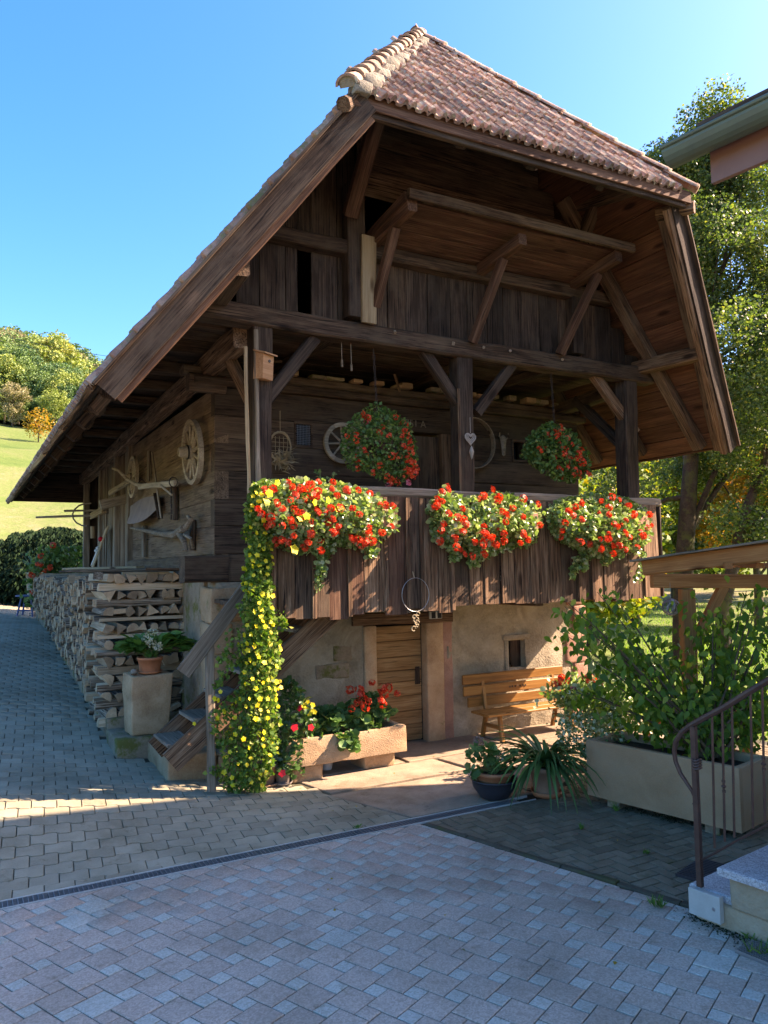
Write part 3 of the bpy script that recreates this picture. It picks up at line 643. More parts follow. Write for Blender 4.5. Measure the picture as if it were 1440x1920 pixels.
# grass tufts and weeds in the joints, fallen leaves
def tuft(name, label, p, r, h, n, mat='hyd', wid=.012):
    P = np.tile(arr(*p), (n, 1))+NR.normal(0, r*.35, (n, 3))*arr(1, 1, 0); d = NR.normal(0, .6, (n, 3)); d[:, 2] = np.abs(d[:, 2])+.8
    R = mats_from(d, NR.normal(0, 1, (n, 3))); me = leaves(name, P, NR.uniform(.5, 1.1, n)*h, 'drop', R, asp=wid/h*1.6)
    link(name, me, mat, label=label, cat='weed', group='weeds growing in the joints of the paving')
for k, (px, py, r, h, lab) in enumerate([(1235, 1700, .05, .08, 'green weed growing at the end of the kerb line beside the rose pavers'), (237, 1462, .06, .09, 'green weed tuft at the foot of the sandstone plinth'), (288, 1482, .05, .04, 'small yellow green weed in front of the low rough stone'), (1155, 1520, .04, .06, 'small weed under the corner of the long concrete trough'), (1090, 1555, .02, .05, 'thin grass sprout in the dark paving in front of the concrete trough'), (1210, 1600, .03, .04, 'tiny seedling among the dark pavers'), (1432, 1790, .09, .09, 'weed tuft at the foot of the rendered entrance wall'), (670, 1552, .06, .03, 'low grass tuft beside the drain grating'), (1408, 1760, .06, .06, 'small weeds beside the ribbed mat')]):
    p = G(px, py); tuft('weed', lab, p, r, h, 26)
n = 70; P = []
for i in range(n):
    u, v = R_.uniform(-3, 4.5), R_.uniform(-2.5, -.2)
    if i % 3 == 0: u, v = R_.uniform(-1, 5), R_.uniform(-5.5, -2.6)
    p = uvw(u, v, 0); P.append((p.x, p.y, .006))
link('fallen_leaves', leaves('fallen_leaves', np.array(P), NR.uniform(.015, .035, n), 'fold', up=4), 'tree3', kind='stuff')
# moss and crumbs of soil along the foot of things
def crumbs(name, pts, n, spread, size, mat):
    P = np.array([pts[R_.randrange(len(pts))] for _ in range(n)], float)+NR.normal(0, spread, (n, 3))*arr(1, 1, 0); P[:, 2] += .004
    link(name, leaves(name, P, NR.uniform(.5, 1.2, n)*size, 'tri', up=1.5), mat, kind='stuff')
ln = [G(1290+150*t, 1712+70*t) for t in np.linspace(0, 1, 30)]+[G(1150+230*t, 1512+50*t) for t in np.linspace(0, 1, 30)]
crumbs('moss_crumbs', [tuple(p) for p in ln], 1500, .045, .014, 'hedge')
# ------------------------------------------------------------------ the barn (local frame: u, v, z)
barn = thing('timber_barn', 'old dark timber barn with steep tiled roof, stone ground floor and open front gallery', 'barn', BM)
WU = 5.41; UC = 2.385; EZ = 3.72; HW = 3.995; SL = 1.278; RZ = EZ+HW*SL-.10; VB = 9.9
def zr(u): return RZ-abs(u-UC)*SL                     # upper face of the roof boarding
def vf(z):                                           # front edge of the roof leans forward up to the hip eave
    return -1.93-.87*(z-EZ)/2.48 if z < 6.2 else -2.80+2.14*(z-6.2)/(RZ-6.2)
B = lambda name, p0, p1, w, h, mat, up=(0, 0, 1), **kw: beam(name, p0, p1, w, h, mat, barn, up, **kw)
# stone ground floor, plastered, with door opening and small window
def wallgrid(x0, x1, z0, z1, holes, v0, th, amp=.02, step=.06):
    xs = sorted(set([round(x0+(x1-x0)*i/max(1, int((x1-x0)/step)), 4) for i in range(int((x1-x0)/step)+1)]+[h[0] for h in holes]+[h[1] for h in holes]))
    zs = sorted(set([round(z0+(z1-z0)*i/max(1, int((z1-z0)/step)), 4) for i in range(int((z1-z0)/step)+1)]+[h[2] for h in holes]+[h[3] for h in holes]))
    V = []; F = []; id_ = {}
    def pt(i, j, back=0):
        if (i, j, back) not in id_:
            id_[i, j, back] = len(V); x, z = xs[i], zs[j]; n = noise.noise(Vector((x*2.2, 3, z*2.2)))*amp+noise.noise(Vector((x*7, 8, z*7)))*amp*.5
            V.append((x, v0+(th if back else n), z))
        return id_[i, j, back]
    solid = lambda i, j: 0 <= i < len(xs)-1 and 0 <= j < len(zs)-1 and not any(h[0] <= (xs[i]+xs[i+1])/2 <= h[1] and h[2] <= (zs[j]+zs[j+1])/2 <= h[3] for h in holes)
    for i in range(len(xs)-1):
        for j in range(len(zs)-1):
            if not solid(i, j): continue
            F.append((pt(i, j), pt(i+1, j), pt(i+1, j+1), pt(i, j+1)))
            for di, dj, a, b in ((-1, 0, (i, j), (i, j+1)), (1, 0, (i+1, j+1), (i+1, j)), (0, -1, (i+1, j), (i, j)), (0, 1, (i, j+1), (i+1, j+1))):
                if not solid(i+di, j+dj): F.append((pt(*a), pt(*b), pt(*b, 1), pt(*a, 1)))
    return V, F
DX0, DX1, DZ = 2.02, 2.70, 1.46
V_, F_ = wallgrid(.02, WU-.04, -.05, 2.05, [(1.84, 3.04, -.05, 1.60), (4.04, 4.34, .80, 1.17)], 0, .35)
link('plaster_wall', mk('plaster_wall', V_, F_, True), 'plaster', barn)
mb = MB(); mb.box(1.84, 3.04, .30, .34, -.05, 1.62); mb.box(4.0, 4.4, .30, .34, .75, 1.2); mb.build('dark_recess', 'black', barn)
def stone(name, x0, x1, y0, y1, z0, z1, mat, parent=None, mtx=None, amp=.02, seg=3, **kw):
    """a hewn block: subdivided box with uneven faces and worn edges"""
    V = []; F = []; idx = {}; sx, sy, sz = [max(1, min(9, int(d/.10)+1)) for d in (x1-x0, y1-y0, z1-z0)]; ph = R_.uniform(0, 99)
    cx, cy, cz = (x0+x1)/2, (y0+y1)/2, (z0+z1)/2; hx, hy, hz = (x1-x0)/2, (y1-y0)/2, (z1-z0)/2; rd = min(.016, min(hx, hy, hz)*.2)
    def ax_(a, b, n): return [a, a+rd]+[a+rd+(b-a-2*rd)*t/n for t in range(1, n)]+[b-rd, b]
    gx, gy, gz = ax_(x0, x1, sx), ax_(y0, y1, sy), ax_(z0, z1, sz); sx, sy, sz = len(gx)-1, len(gy)-1, len(gz)-1
    def pt(i, j, k):
        if (i, j, k) not in idx:
            p = Vector((gx[i], gy[j], gz[k])); q = Vector((max(-hx+rd, min(hx-rd, p.x-cx)), max(-hy+rd, min(hy-rd, p.y-cy)), max(-hz+rd, min(hz-rd, p.z-cz))))
            d = Vector((p.x-cx, p.y-cy, p.z-cz))-q
            if d.length > 1e-5: d = d.normalized()*rd*min(1, d.length/rd*1.0 if d.length < rd else 1)
            w = q+d; nn = w.normalized(); a = noise.noise(p*3.1+Vector((ph, 0, 0)))*amp+noise.noise(p*11+Vector((0, ph, 0)))*amp*.45
            idx[i, j, k] = len(V); V.append((cx+w.x+nn.x*a, cy+w.y+nn.y*a, cz+w.z+nn.z*a))
        return idx[i, j, k]
    for i in range(sx):
        for j in range(sy): F += [(pt(i, j, 0), pt(i, j+1, 0), pt(i+1, j+1, 0), pt(i+1, j, 0)), (pt(i, j, sz), pt(i+1, j, sz), pt(i+1, j+1, sz), pt(i, j+1, sz))]
        for k in range(sz): F += [(pt(i, 0, k), pt(i+1, 0, k), pt(i+1, 0, k+1), pt(i, 0, k+1)), (pt(i, sy, k), pt(i, sy, k+1), pt(i+1, sy, k+1), pt(i+1, sy, k))]
    for j in range(sy):
        for k in range(sz): F += [(pt(0, j, k), pt(0, j, k+1), pt(0, j+1, k+1), pt(0, j+1, k)), (pt(sx, j, k), pt(sx, j+1, k), pt(sx, j+1, k+1), pt(sx, j, k+1))]
    return link(name, mk(name, V, F, True), mat, parent, mtx, **kw)
stone('door_jamb', 1.84, 2.015, -.02, .28, -.02, 1.475, 'sand', barn, amp=.008)
stone('door_jamb', 2.725, 2.98, -.035, .28, -.02, 1.475, 'sand', barn, amp=.01)
stone('wall_stone', 2.96, 3.13, -.012, .2, -.02, 1.5, 'redstone', barn, amp=.02)
B('lintel', (1.68, .10, 1.56), (3.12, .10, 1.545), .30, .15, 'grey', c=.01)
for (x0, x1, z0, z1) in ((1.20, 1.62, .88, 1.05), (1.43, 1.68, 1.08, 1.26)): stone('exposed_stone', x0, x1, -.012, .1, z0, z1, 'sandm', barn, amp=.03)
zz = 0
for k, (h, w) in enumerate([(.42, .34), (.38, .22), (.45, .36), (.36, .2), (.40, .32)]):
    stone('quoin_stone', WU-w, WU+.02, -.03, .3, zz, zz+h-.015, 'redstone', barn, amp=.02)
    stone('quoin_stone', -.06, w-.02, -.045, .35, zz, zz+h-.015, 'sand', barn, amp=.03); zz += h
stone('window_surround', 3.97, 4.035, -.02, .2, .78, 1.18, 'plaster', barn, amp=.012)
stone('window_surround', 3.94, 4.40, -.025, .2, 1.18, 1.25, 'plaster', barn, amp=.015)
B('window_shutter', (4.25, .12, .80), (4.25, .12, 1.17), .17, .03, 'dark', up=(0, 1, 0))
# side and back foundations
stone('foundation_wall', -.03, .3, .36, VB, -.2, 2.12, 'sandm', barn, amp=.03)
stone('foundation_wall', WU-.3, WU, .31, VB, -.2, 2.05, 'sandm', barn, amp=.03)
# plank door
door = link('door', None, None, barn, T((0, .12, 0)))
z = .01
for k, h in enumerate([.20, .17, .19, .18, .14, .17, .20, .19]):
    beam('plank', (2.025, 0, z+h/2), (2.715, 0, z+h/2), .035, h-.006, 'door', door, jit=.002, c=.004, segs=2); z += h
beam('lock_plate', (2.655, -.025, .70), (2.655, -.025, .92), .07, .012, 'dark', door, (0, 1, 0), c=.003)
mb = MB(); mb.box(2.715, 2.728, -.02, .02, 0, 1.46); mb.build('door_gap', 'black', door)
# gallery: floor, posts, braces, boards, rail
for k in range(5): B('floor_plank', (-.02, -1.18+k*.27, 1.84+R_.uniform(-.006, .006)), (WU+.02, -1.18+k*.27, 1.84), .262, .045, 'brown', c=.006, segs=4)
for x in (.75, 2.1, 3.5, 4.9): B('floor_joist', (x, -1.3, 1.76), (x, -.05, 1.76), .12, .11, 'brown')
B('gallery_sill', (-.05, -1.28, 1.93), (WU+.06, -1.28, 1.93), .15, .16, 'dark')
for x, w in ((.085, .205), (2.50, .205), (5.09, .225)): B('post', (x, -1.22, 1.86), (x+(.02 if x > 5 else 0), -1.24, 4.62), w, .2, 'dark', up=(0, 1, 0), jit=.009, c=.014)
B('post_strip', (2.395, -1.335, 2.98), (2.395, -1.335, 4.18), .03, .035, 'grey', up=(0, 1, 0))
def BV(name, a, b, v0, v1, w, h, mat, up=(0, 0, 1), **kw): return B(name, Vv(*a, v0), Vv(*b, v1), w, h, mat, up, **kw)
BV('brace', (497, 752), (590, 634), -1.24, -1.26, .13, .10, 'dark', up=(0, 1, 0))
BV('brace', (876, 782), (792, 655), -1.24, -1.26, .12, .10, 'dark', up=(0, 1, 0))
BV('brace', (892, 775), (962, 680), -1.24, -1.26, .12, .10, 'dark', up=(0, 1, 0))
BV('brace', (1190, 812), (1112, 702), -1.24, -1.26, .13, .10, 'grey', up=(0, 1, 0))
B('brace', (5.08, -1.15, 3.75), (5.08, -.35, 4.5), .11, .12, 'dark')
B('brace', (.03, -1.15, 3.85), (-.03, -.62, 4.42), .10, .11, 'grey')
B('gallery_joist', (5.12, -1.2, 4.5), (5.12, .3, 4.42), .18, .16, 'brown')
B('main_beam', (-.60, -1.27, 4.68), (5.52, -1.27, 4.66), .21, .205, 'brown', jit=.014, c=.02, segs=24, bow=-.02)
for x in (1.55, 2.3, 2.72, 3.1, 3.9): B('beam_peg', (x, -1.385, 4.69+R_.uniform(-.04, .04)), (x, -1.40, 4.69), .03, .03, 'rail', c=.008, jit=.001)
B('hand_rail', (-.05, -1.31, 2.975), (5.52, -1.31, 2.975), .15, .095, 'rail', jit=.009, c=.02, segs=20)
x = -.06; k = 0
while x < 5.42:
    w = R_.choice([.17, .2, .22, .25, .27, .19]); w = min(w, 5.47-x)
    if w < .06: break
    zb = 1.70+.012*x+R_.uniform(-.02, .03); dv = R_.choice([0, .012, .02, -.004])
    B('gallery_board', (x+w/2, -1.385-dv, zb), (x+w/2+R_.uniform(-.006, .006), -1.375-dv, 2.925), w-R_.uniform(.004, .012), .028, R_.choice(['grey', 'grey', 'brown', 'grey', 'red']) if x < 1.9 else R_.choice(['grey', 'grey', 'grey', 'brown']), up=(0, 1, 0), c=.005, jit=.004, segs=3, ends=.015)
    if R_.random() < .45: B('cover_strip', (x+w, -1.42, zb+.01), (x+w, -1.415, 2.92), .045, .02, 'grey', up=(0, 1, 0), c=.004, jit=.003, segs=3)
    x += w; k += 1
for k in range(5): B('end_board', (5.46, -1.30+k*.26, 1.76), (5.46, -1.30+k*.26, 2.92), .25, .028, 'dark', up=(1, 0, 0), c=.004)
# gallery ceiling
for k in range(8): B('ceiling_board', (-.52, -1.05+k*.27, 4.79+R_.uniform(-.01, .01)), (5.34, -1.05+k*.27, 4.77), .262, .03, 'brown', c=.004, segs=4)
for x in (1.0, 3.0, 4.1): B('ceiling_joist', (x, -1.16, 4.70), (x, 1.0, 4.70), .12, .11, 'brown')
# log walls, front and left side
zs = [2.05, 2.36, 2.68, 2.98, 3.30, 3.62, 3.93, 4.25]
def in_door(z): return z < 3.90
for i in range(7):
    zc, h = (zs[i]+zs[i+1])/2, zs[i+1]-zs[i]-.004
    if in_door(zc): segs_ = [(.0, 2.30), (3.24, WU)]
    else: segs_ = [(.0, WU)]
    for s0, s1 in segs_:
        cuts = [s0]
        if i == 5:
            for wx0, wx1 in ((.96, 1.19), (4.20, 4.42)):
                if s0 < wx0 < s1: cuts += [wx0, wx1]
        cuts.append(s1)
        for a, b in zip(cuts[::2], cuts[1::2]): B('wall_log', (a, .08, zc), (b, .08, zc), .15, h+.003, 'log', jit=.006, c=.007, ends=.004)
    B('wall_log', (.08-.005*(i % 2), .0+.16*(i % 2 == 0), zc+.0), (.08, 4.75, zc), .16, h+.003, 'logside', jit=.005, c=.006, ends=.01)
    B('wall_log', (WU-.08, .16, zc), (WU-.08, VB, zc), .15, h, 'dark', jit=.01, c=.012)
for w0, w1 in ((.96, 1.19), (4.20, 4.42)):
    f = link('hatch_window', None, None, barn)
    for q in ((w0, 3.62, w1, 3.65), (w0, 3.90, w1, 3.93), (w0, 3.65, w0+.02, 3.9), (w1-.02, 3.65, w1, 3.9)):
        mb = MB(); mb.box(q[0], q[2], -.012, .05, q[1], q[3]); mb.build('frame', 'brown', f)
    mb = MB(); mb.box(w0, w1, .20, .21, 3.6, 3.95); mb.build('dark_opening', 'black', f)
    if w0 < 2:
        mb = MB(); n = 10
        for t in range(1, n): xx = w0+.02+(w1-w0-.04)*t/n; mb.box(xx-.0012, xx+.0012, -.001, .002, 3.65, 3.9)
        for t in range(1, 12): z_ = 3.65+.25*t/12; mb.box(w0+.02, w1-.02, .003, .005, z_-.0012, z_+.0012)
        mb.build('wire_mesh', 'galv', f)
for x0 in (2.38, 2.63, 2.86): B('gallery_door_plank', (x0+.1, .05, 1.9), (x0+.1, .05, 3.88), .24, .03, 'brown', up=(0, 1, 0), c=.004)
B('door_post', (2.34, .06, 1.9), (2.34, .06, 3.92), .08, .14, 'dark', up=(0, 1, 0)); B('door_post', (3.12, .03, 1.9), (3.12, .03, 3.92), .22, .12, 'grey', up=(0, 1, 0))
# carved year over the gallery door
cu = bpy.data.curves.new('carved_year', 'FONT'); cu.body = '1751 A'; cu.size = .13; cu.extrude = .002; cu.align_x = 'CENTER'
tmp = bpy.data.objects.new('tmp_year', cu); COL.objects.link(tmp); bpy.context.view_layer.update(); yme = bpy.data.meshes.new_from_object(tmp.evaluated_get(bpy.context.evaluated_depsgraph_get())); bpy.data.objects.remove(tmp)
yme.materials.clear(); link('carved_year', yme, 'greywood', barn, T((2.60, -.012, 3.985)) @ Rx(PI/2))
# rubble, ledge and chips on top of the front wall
B('wall_plate', (-.25, .02, 4.30), (WU+.1, .02, 4.29), .22, .09, 'brown', jit=.012, c=.015, segs=18)
B('wall_plate', (-.35, .10, 4.43), (WU+.1, .14, 4.40), .2, .10, 'log', jit=.014, c=.02, segs=18)
for k in range(16):
    x = .9+k*.27+R_.uniform(-.1, .1); stone('packing_stone', x, x+R_.uniform(.12, .25), -.04, .12, 4.475, 4.475+R_.uniform(.03, .075), R_.choice(['sandm', 'sand']), barn, amp=.012)
B('loose_lath', (2.35, -.10, 4.40), (2.28, -.10, 4.62), .03, .02, 'grey', up=(0, 1, 0)); B('loose_lath', (.35, -.3, 4.50), (.75, -.1, 4.60), .05, .02, 'grey')
# left side: plate, joists and boards of the low eave ceiling, sill ends
P0, P1 = Vector((-.07, -1.15, 4.50)), Vector((-.07, VB, 4.24))
B('side_plate', P0, P1, .18, .23, 'grey', jit=.012, c=.02, segs=26)
def zp(v): return 4.5+(4.24-4.5)*(v+1.15)/(VB+1.15)+.115
v = -.85
while v < VB+.1:
    uj = UC-(RZ-zp(v)-.34)/SL; B('eave_joist', (uj, v, zp(v)+.075), (.2, v, zp(v)+.075), .12, .13, 'brown', jit=.01, c=.012, segs=3); v += .88
v = -1.0
while v < VB:
    B('eave_board', (UC-(RZ-zp(v)-.30)/SL, v, zp(v)+.16), (.3, v, zp(v)+.16), .265, .025, 'dark' if R_.random() < .4 else 'brown', jit=.004, c=.003, segs=2); v += .27
B('sill_end', (-.34, .10, 2.20), (.15, .10, 2.20), .24, .30, 'brown', jit=.01, c=.02); B('sill_beam', (-.04, .24, 2.22), (-.04, 4.6, 2.22), .10, .27, 'log', jit=.01, c=.02)
B('plate_end', (-.30, .03, 4.28), (.12, .03, 4.28), .16, .2, 'brown', c=.03)
# rear half of the left side: vertical boards, posts, open bay
v = 4.78; 
while v < 7.55:
    w = R_.choice([.13, .16, .19, .22]); B('side_board', (.02+R_.uniform(0, .025), v+w/2, 2.28), (.02, v+w/2, zp(v)-.23), w-.012, .028, R_.choice(['greywood', 'logside', 'logside', 'grey']), up=(1, 0, 0), c=.004, jit=.004, segs=2)
    if R_.random() < .5: B('side_lath', (-.02, v+w, 2.28), (-.02, v+w, zp(v)-.25), .05, .03, 'greywood', up=(1, 0, 0), c=.006, jit=.006)
    v += w
for v in (4.7, 5.9, 7.6, 9.7): B('side_post', (-.02, v, 1.7), (-.02, v, zp(v)-.22), .16, .13, 'greywood', up=(1, 0, 0), jit=.008)
B('side_beam_end', (-.42, 5.2, 3.30), (.0, 5.2, 3.42), .12, .16, 'rail')
for k in range(7): B('side_board', (.25, 7.75+k*.27, 1.9), (.25, 7.75+k*.27, 3.4), .262, .028, 'brown', up=(1, 0, 0), c=.004)
for k in range(20): B('back_board', (.1+k*.27, VB-.1, 1.9), (.1+k*.27, VB-.1, 4.4), .262, .03, 'dark', up=(0, 1, 0), c=.004, segs=1)
mb = MB(); mb.box(.1, WU-.1, .35, VB-.2, 4.84, 4.88); mb.box(.35, WU-.3, .4, VB-.2, 1.7, 1.78); mb.build('inner_floor', 'dark', barn)
# gable: collar, posts, boards, pent ledge
BV('collar_beam', (488, 435), (1196, 574), -1.30, -1.30, .17, .15, 'brown', jit=.01, c=.018, segs=16)
B('gable_post', (1.10, -1.33, 4.80), (1.10, -1.33, 6.22), .21, .16, 'dark', up=(0, 1, 0)); B('gable_post', (4.20, -1.30, 4.80), (4.20, -1.30, 6.3), .18, .15, 'dark', up=(0, 1, 0))
x = -.62
while x < 5.75:
    w = R_.choice([.24, .28, .32, .3]); xm = x+w/2; top = zr(xm)-.12
    if x > 1.1: top = min(top, 5.50)
    if abs(x-.50) < .14 and x < .62:
        x = .645; continue
    if x < .42 < x+w: w = .495-x; xm = x+w/2; top = zr(xm)-.12
    if x < -.16:
        x = -.16; continue
    if top > 4.9: B('gable_board', (xm, -1.235+R_.uniform(0, .01), 4.78), (xm, -1.235, top), w-.008, .03, R_.choice(['dark', 'dark', 'brown']), up=(0, 1, 0), c=.004, jit=.004, segs=3)
    x += w
B('gable_board', (.575, -1.225, 5.62), (.575, -1.225, zr(.575)-.12), .15, .03, 'dark', up=(0, 1, 0), c=.004)
B('gable_board', (-.36, -1.235, 5.0), (-.36, -1.235, 5.2), .3, .03, 'dark', up=(0, 1, 0), c=.004)
z = 6.17
while z < 7.95:
    h = .31; a = UC-(RZ-z-.28)/SL+.08 if z > 6.6 else 1.16; a = max(1.0, a); b = UC+(RZ-z-.28)/SL-.02
    B('gable_plank', (max(a, UC-(RZ-z-.3)/SL), -1.31, z+h/2), (b, -1.31, z+h/2), .03, h-.006, 'brown', c=.004, jit=.004, segs=6); z += h
zz = 5.73
for k, (px, py, bx, by) in enumerate([(773, 384, 704, 575), (980, 448, 886, 642), (1160, 480, 1050, 664)]):
    tip = Vv(px, py, -2.12); root = Vector((tip.x-.02, -1.24, tip.z-.10)); B('ledge_arm', root, tip, .11, .13, 'red', c=.012)
    if k == 0: B('ledge_trim', root+Vector((-.07, 0, .05)), tip+Vector((-.07, 0, .08)), .025, .1, 'red', c=.005)
    m_ = root.lerp(tip, .62)-Vector((0, 0, .06)); bt = Vv(bx, by, -1.40); B('ledge_brace', bt, (m_.x, m_.y, m_.z), .10, .09, 'red', up=(1, 0, 0), c=.012)
for k in range(4): B('ledge_board', (1.30, -1.30-k*.215, 5.66+.045*k), (4.26, -1.30-k*.215, 5.68+.045*k), .222, .03, 'red', up=(0, .2, 1), c=.004, segs=6)
B('ledge_front', (1.28, -2.17, 5.83), (4.34, -2.17, 5.86), .05, .10, 'brown', c=.008, segs=8)
BV('pale_board', (691, 443), (691, 606), -1.45, -1.42, .17, .03, 'pale', up=(0, 1, 0), c=.004)
# struts carrying the hip plate
B('hip_strut', (1.02, -1.42, 5.86), (1.00, -2.10, 6.60), .16, .14, 'red', c=.03); B('hip_strut', (4.18, -1.42, 6.10), (4.14, -2.0, 6.75), .15, .13, 'brown', c=.02)
B('hip_arm', (4.10, -1.30, 6.62), (4.12, -2.45, 6.42), .13, .14, 'brown')
B('hip_plate', (.60, -2.48, 6.40), (4.18, -2.58, 6.40), .13, .14, 'dark', c=.01)
for x in (1.55, 2.38, 3.3): B('hip_rafter', (x, -2.72, 6.13), (x, -1.4, 6.13+1.32*1.229-.02), .10, .12, 'dark', c=.008)
# purlin ends
B('purlin', (-.36, -1.15, 4.80), (-.46, -2.22, 4.78), .20, .19, 'brown', c=.02, up=(0, 0, 1)); B('purlin', (5.30, -1.15, 4.76), (5.34, -2.24, 4.72), .16, .17, 'grey', c=.02)
# rafters
nrm = Vector((0, 0, 1))
def rafter(sd, v, z0, z1, w=.13, h=.13, mat='brown', name='rafter', vt=None, off=.10):
    u0, u1 = UC+sd*(RZ-z0)/SL, UC+sd*(RZ-z1)/SL; n = Vector((sd*SL, 0, 1)).normalized()
    return B(name, Vector((u0, v, z0))-n*off, Vector((u1, vt if vt is not None else v, z1))-n*off, w, h, mat, up=tuple(n), jit=.008, c=.012)
rafter(1, -1.50, 3.78, 6.70, .15, .13, 'brown'); rafter(-1, -1.45, 3.95, 7.2, .13, .12, 'dark')
for k in range(12):
    rafter(-1, -.55+k*.88, 3.82, 8.6, .12, .12, 'brown'); rafter(1, -.55+k*.88, 3.82, 8.6, .12, .12, 'brown')
for k in range(13):                                   # rounded rafter feet under the left eave
    v = -1.45+k*.88; n = Vector((-SL, 0, 1)).normalized(); p = Vector((-1.34, v, EZ+.34))-n*.13; mb = MB()
    mb.lathe([(0, -.06), (.10, -.055), (.13, 0), (.10, .055), (0, .06)], 12); m, L = align(p, p+Vector((0, .12, 0))); mb.build('rafter_foot', 'brown', barn, m @ Ry(PI/2))
# roof boarding, both slopes
ls = 0; K = math.hypot(1, SL); tot = HW*K; s = 0.
while s < tot-.05:
    w = R_.choice([.24, .27, .30]); w = min(w, tot-s); zc = EZ+(s+w/2)*SL/K
    for sd in (-1, 1):
        uc = UC+sd*(RZ-zc)/SL; n = Vector((sd*SL, 0, 1)).normalized(); o = R_.uniform(-.004, .004)
        f0 = vf(zc)+.02
        mt = 'soffit' if sd > 0 else 'dark'
        B('roof_board', Vector((uc, f0, zc))-n*(.015+o), Vector((uc, VB+.1, zc))-n*(.015+o), w-.006, .026, mt, up=tuple(n), c=.003, jit=.003, segs=3)
    s += w
# hip boarding
hn = Vector((0, -1.229, 1)).normalized(); Kh = math.hypot(1, 1.229); toth = 2.14*Kh; s = 0.
while s < toth-.05:
    w = min(.28, toth-s); t = (s+w/2)/toth; zc = 6.2+t*(RZ-6.2); vc = -2.80+t*2.14; hw = (RZ-zc)/SL
    B('hip_board', Vector((UC-hw, vc, zc))-hn*.015, Vector((UC+hw, vc, zc))-hn*.015, w-.006, .026, 'dark', up=tuple(hn), c=.003, jit=.003, segs=3); s += w
B('hip_fascia', (.34, -2.80, 6.17), (4.44, -2.90, 6.17), .03, .13, 'red', c=.006, segs=10); B('hip_fascia', (.40, -2.76, 6.09), (4.38, -2.86, 6.09), .05, .07, 'brown', c=.006, segs=10)
# verge boards, leaning forward
for sd in (-1, 1):
    n = Vector((sd*SL, 0, 1)).normalized()
    def ep(z, off, dv): return Vector((UC+sd*(RZ-z)/SL, vf(min(z, 6.2))+dv, z))-n*off
    B('verge_board', ep(EZ-.02, .085, -.02), ep(6.22, .085, -.02), .03, .20, 'dark', up=tuple(n), jit=.005, c=.006, segs=12)
    B('verge_cap', ep(EZ-.03, -.015, -.02), ep(6.22, -.015, -.02), .10, .03, 'brown', up=tuple(n), jit=.003, c=.005, segs=12)
    B('verge_mould', ep(EZ, .205, .03), ep(6.18, .205, .03), .08, .07, 'red' if sd < 0 else 'grey', up=tuple(n), jit=.006, c=.01, segs=12)
    B('verge_rafter', ep(EZ+.02, .10, .13), ep(6.1, .10, .13), .14, .15, 'brown', up=tuple(n), jit=.012, c=.015, segs=12)
n = Vector((-SL, 0, 1)).normalized()                   # soft edge boards along the left eave
for k in range(6):
    v0 = -1.85+k*1.95; B('eave_fascia', Vector((-1.60, v0, EZ+.02))-n*(.05+.006*(k % 2)), Vector((-1.60, v0+2.0, EZ+.02))-n*.05, .10, .05, R_.choice(['pale', 'greywood', 'grey']), up=tuple(n), jit=.012, c=.008)
for sd in (1,):
    n = Vector((sd*SL, 0, 1)).normalized(); B('eave_fascia', Vector((UC+sd*HW, -1.9, EZ+.01))-n*.04, Vector((UC+sd*HW, VB, EZ+.01))-n*.04, .03, .05, 'red', up=tuple(n), jit=.008, c=.006)
# back gable closing boards
mb = MB(); mb.add([(UC-HW+.1, VB-.05, EZ), (UC+HW-.1, VB-.05, EZ), (UC, VB-.05, RZ-.05)], [(0, 2, 1)]); mb.build('back_gable', 'dark', barn)
# ------------------------------------------------------------------ tiles
def tile_mesh():
    prof = []
    for x, z in ((-.10, .004), (-.085, .026), (-.065, .034), (-.045, .024), (-.035, .004), (0, 0), (.022, .004), (.034, .022), (.052, .032), (.072, .024), (.085, .004), (.10, .0)): prof.append((x, z))
    n = len(prof); V = []; F = []
    for y, dz in ((-.02, .0), (0, .003), (.17, -.002), (.34, -.008)): V += [(x, y, z*(1.7 if y < .01 else 1.45)+dz+.02) for x, z in prof]
    V += [(x, -.02, z-.006) for x, z in prof]
    for r in range(3):
        for i in range(n-1): F.append((r*n+i, r*n+i+1, (r+1)*n+i+1, (r+1)*n+i))
    for i in range(n-1): F.append((4*n+i, 4*n+i+1, i+1, i))
    return V, F
TV, TF = tile_mesh()
tme = mk('roof_tile', TV, TF, False); tme.materials.append(M['tile'])
def fr(o, x, y, z): return Matrix(((x.x, y.x, z.x, o.x), (x.y, y.y, z.y, o.y), (x.z, y.z, z.z, o.z), (0, 0, 0, 1)))
yh = Vector((0, 1, 1.229)).normalized(); xh = Vector((1, 0, 0)); row = 0; s = 0.
xe = Vector((4.11, -.12, 0)).normalized()
while s < toth-.12:
    t = max(0, s)/toth; zc = 6.2+t*(RZ-6.2); vc = -2.86+t*2.20; hw = (RZ-zc)/SL; k = -int(hw/.2)-1
    while k*.2 < hw+.02:
        x = k*.2+.1*(row % 2)*0
        if -hw+.02 < x < hw-.01:
            m = fr(Vector((UC+x, vc-.035*(x/2)*(1-t), zc))+hn*(.008+R_.uniform(-.003, .006)), xh, yh, hn) @ Rz(R_.gauss(0, .03)) @ Ry(R_.gauss(0, .02)) @ Rx(-.045+R_.gauss(0, .014))
            link('roof_tile', tme, None, barn, m)
        k += 1
    row += 1; s += .255
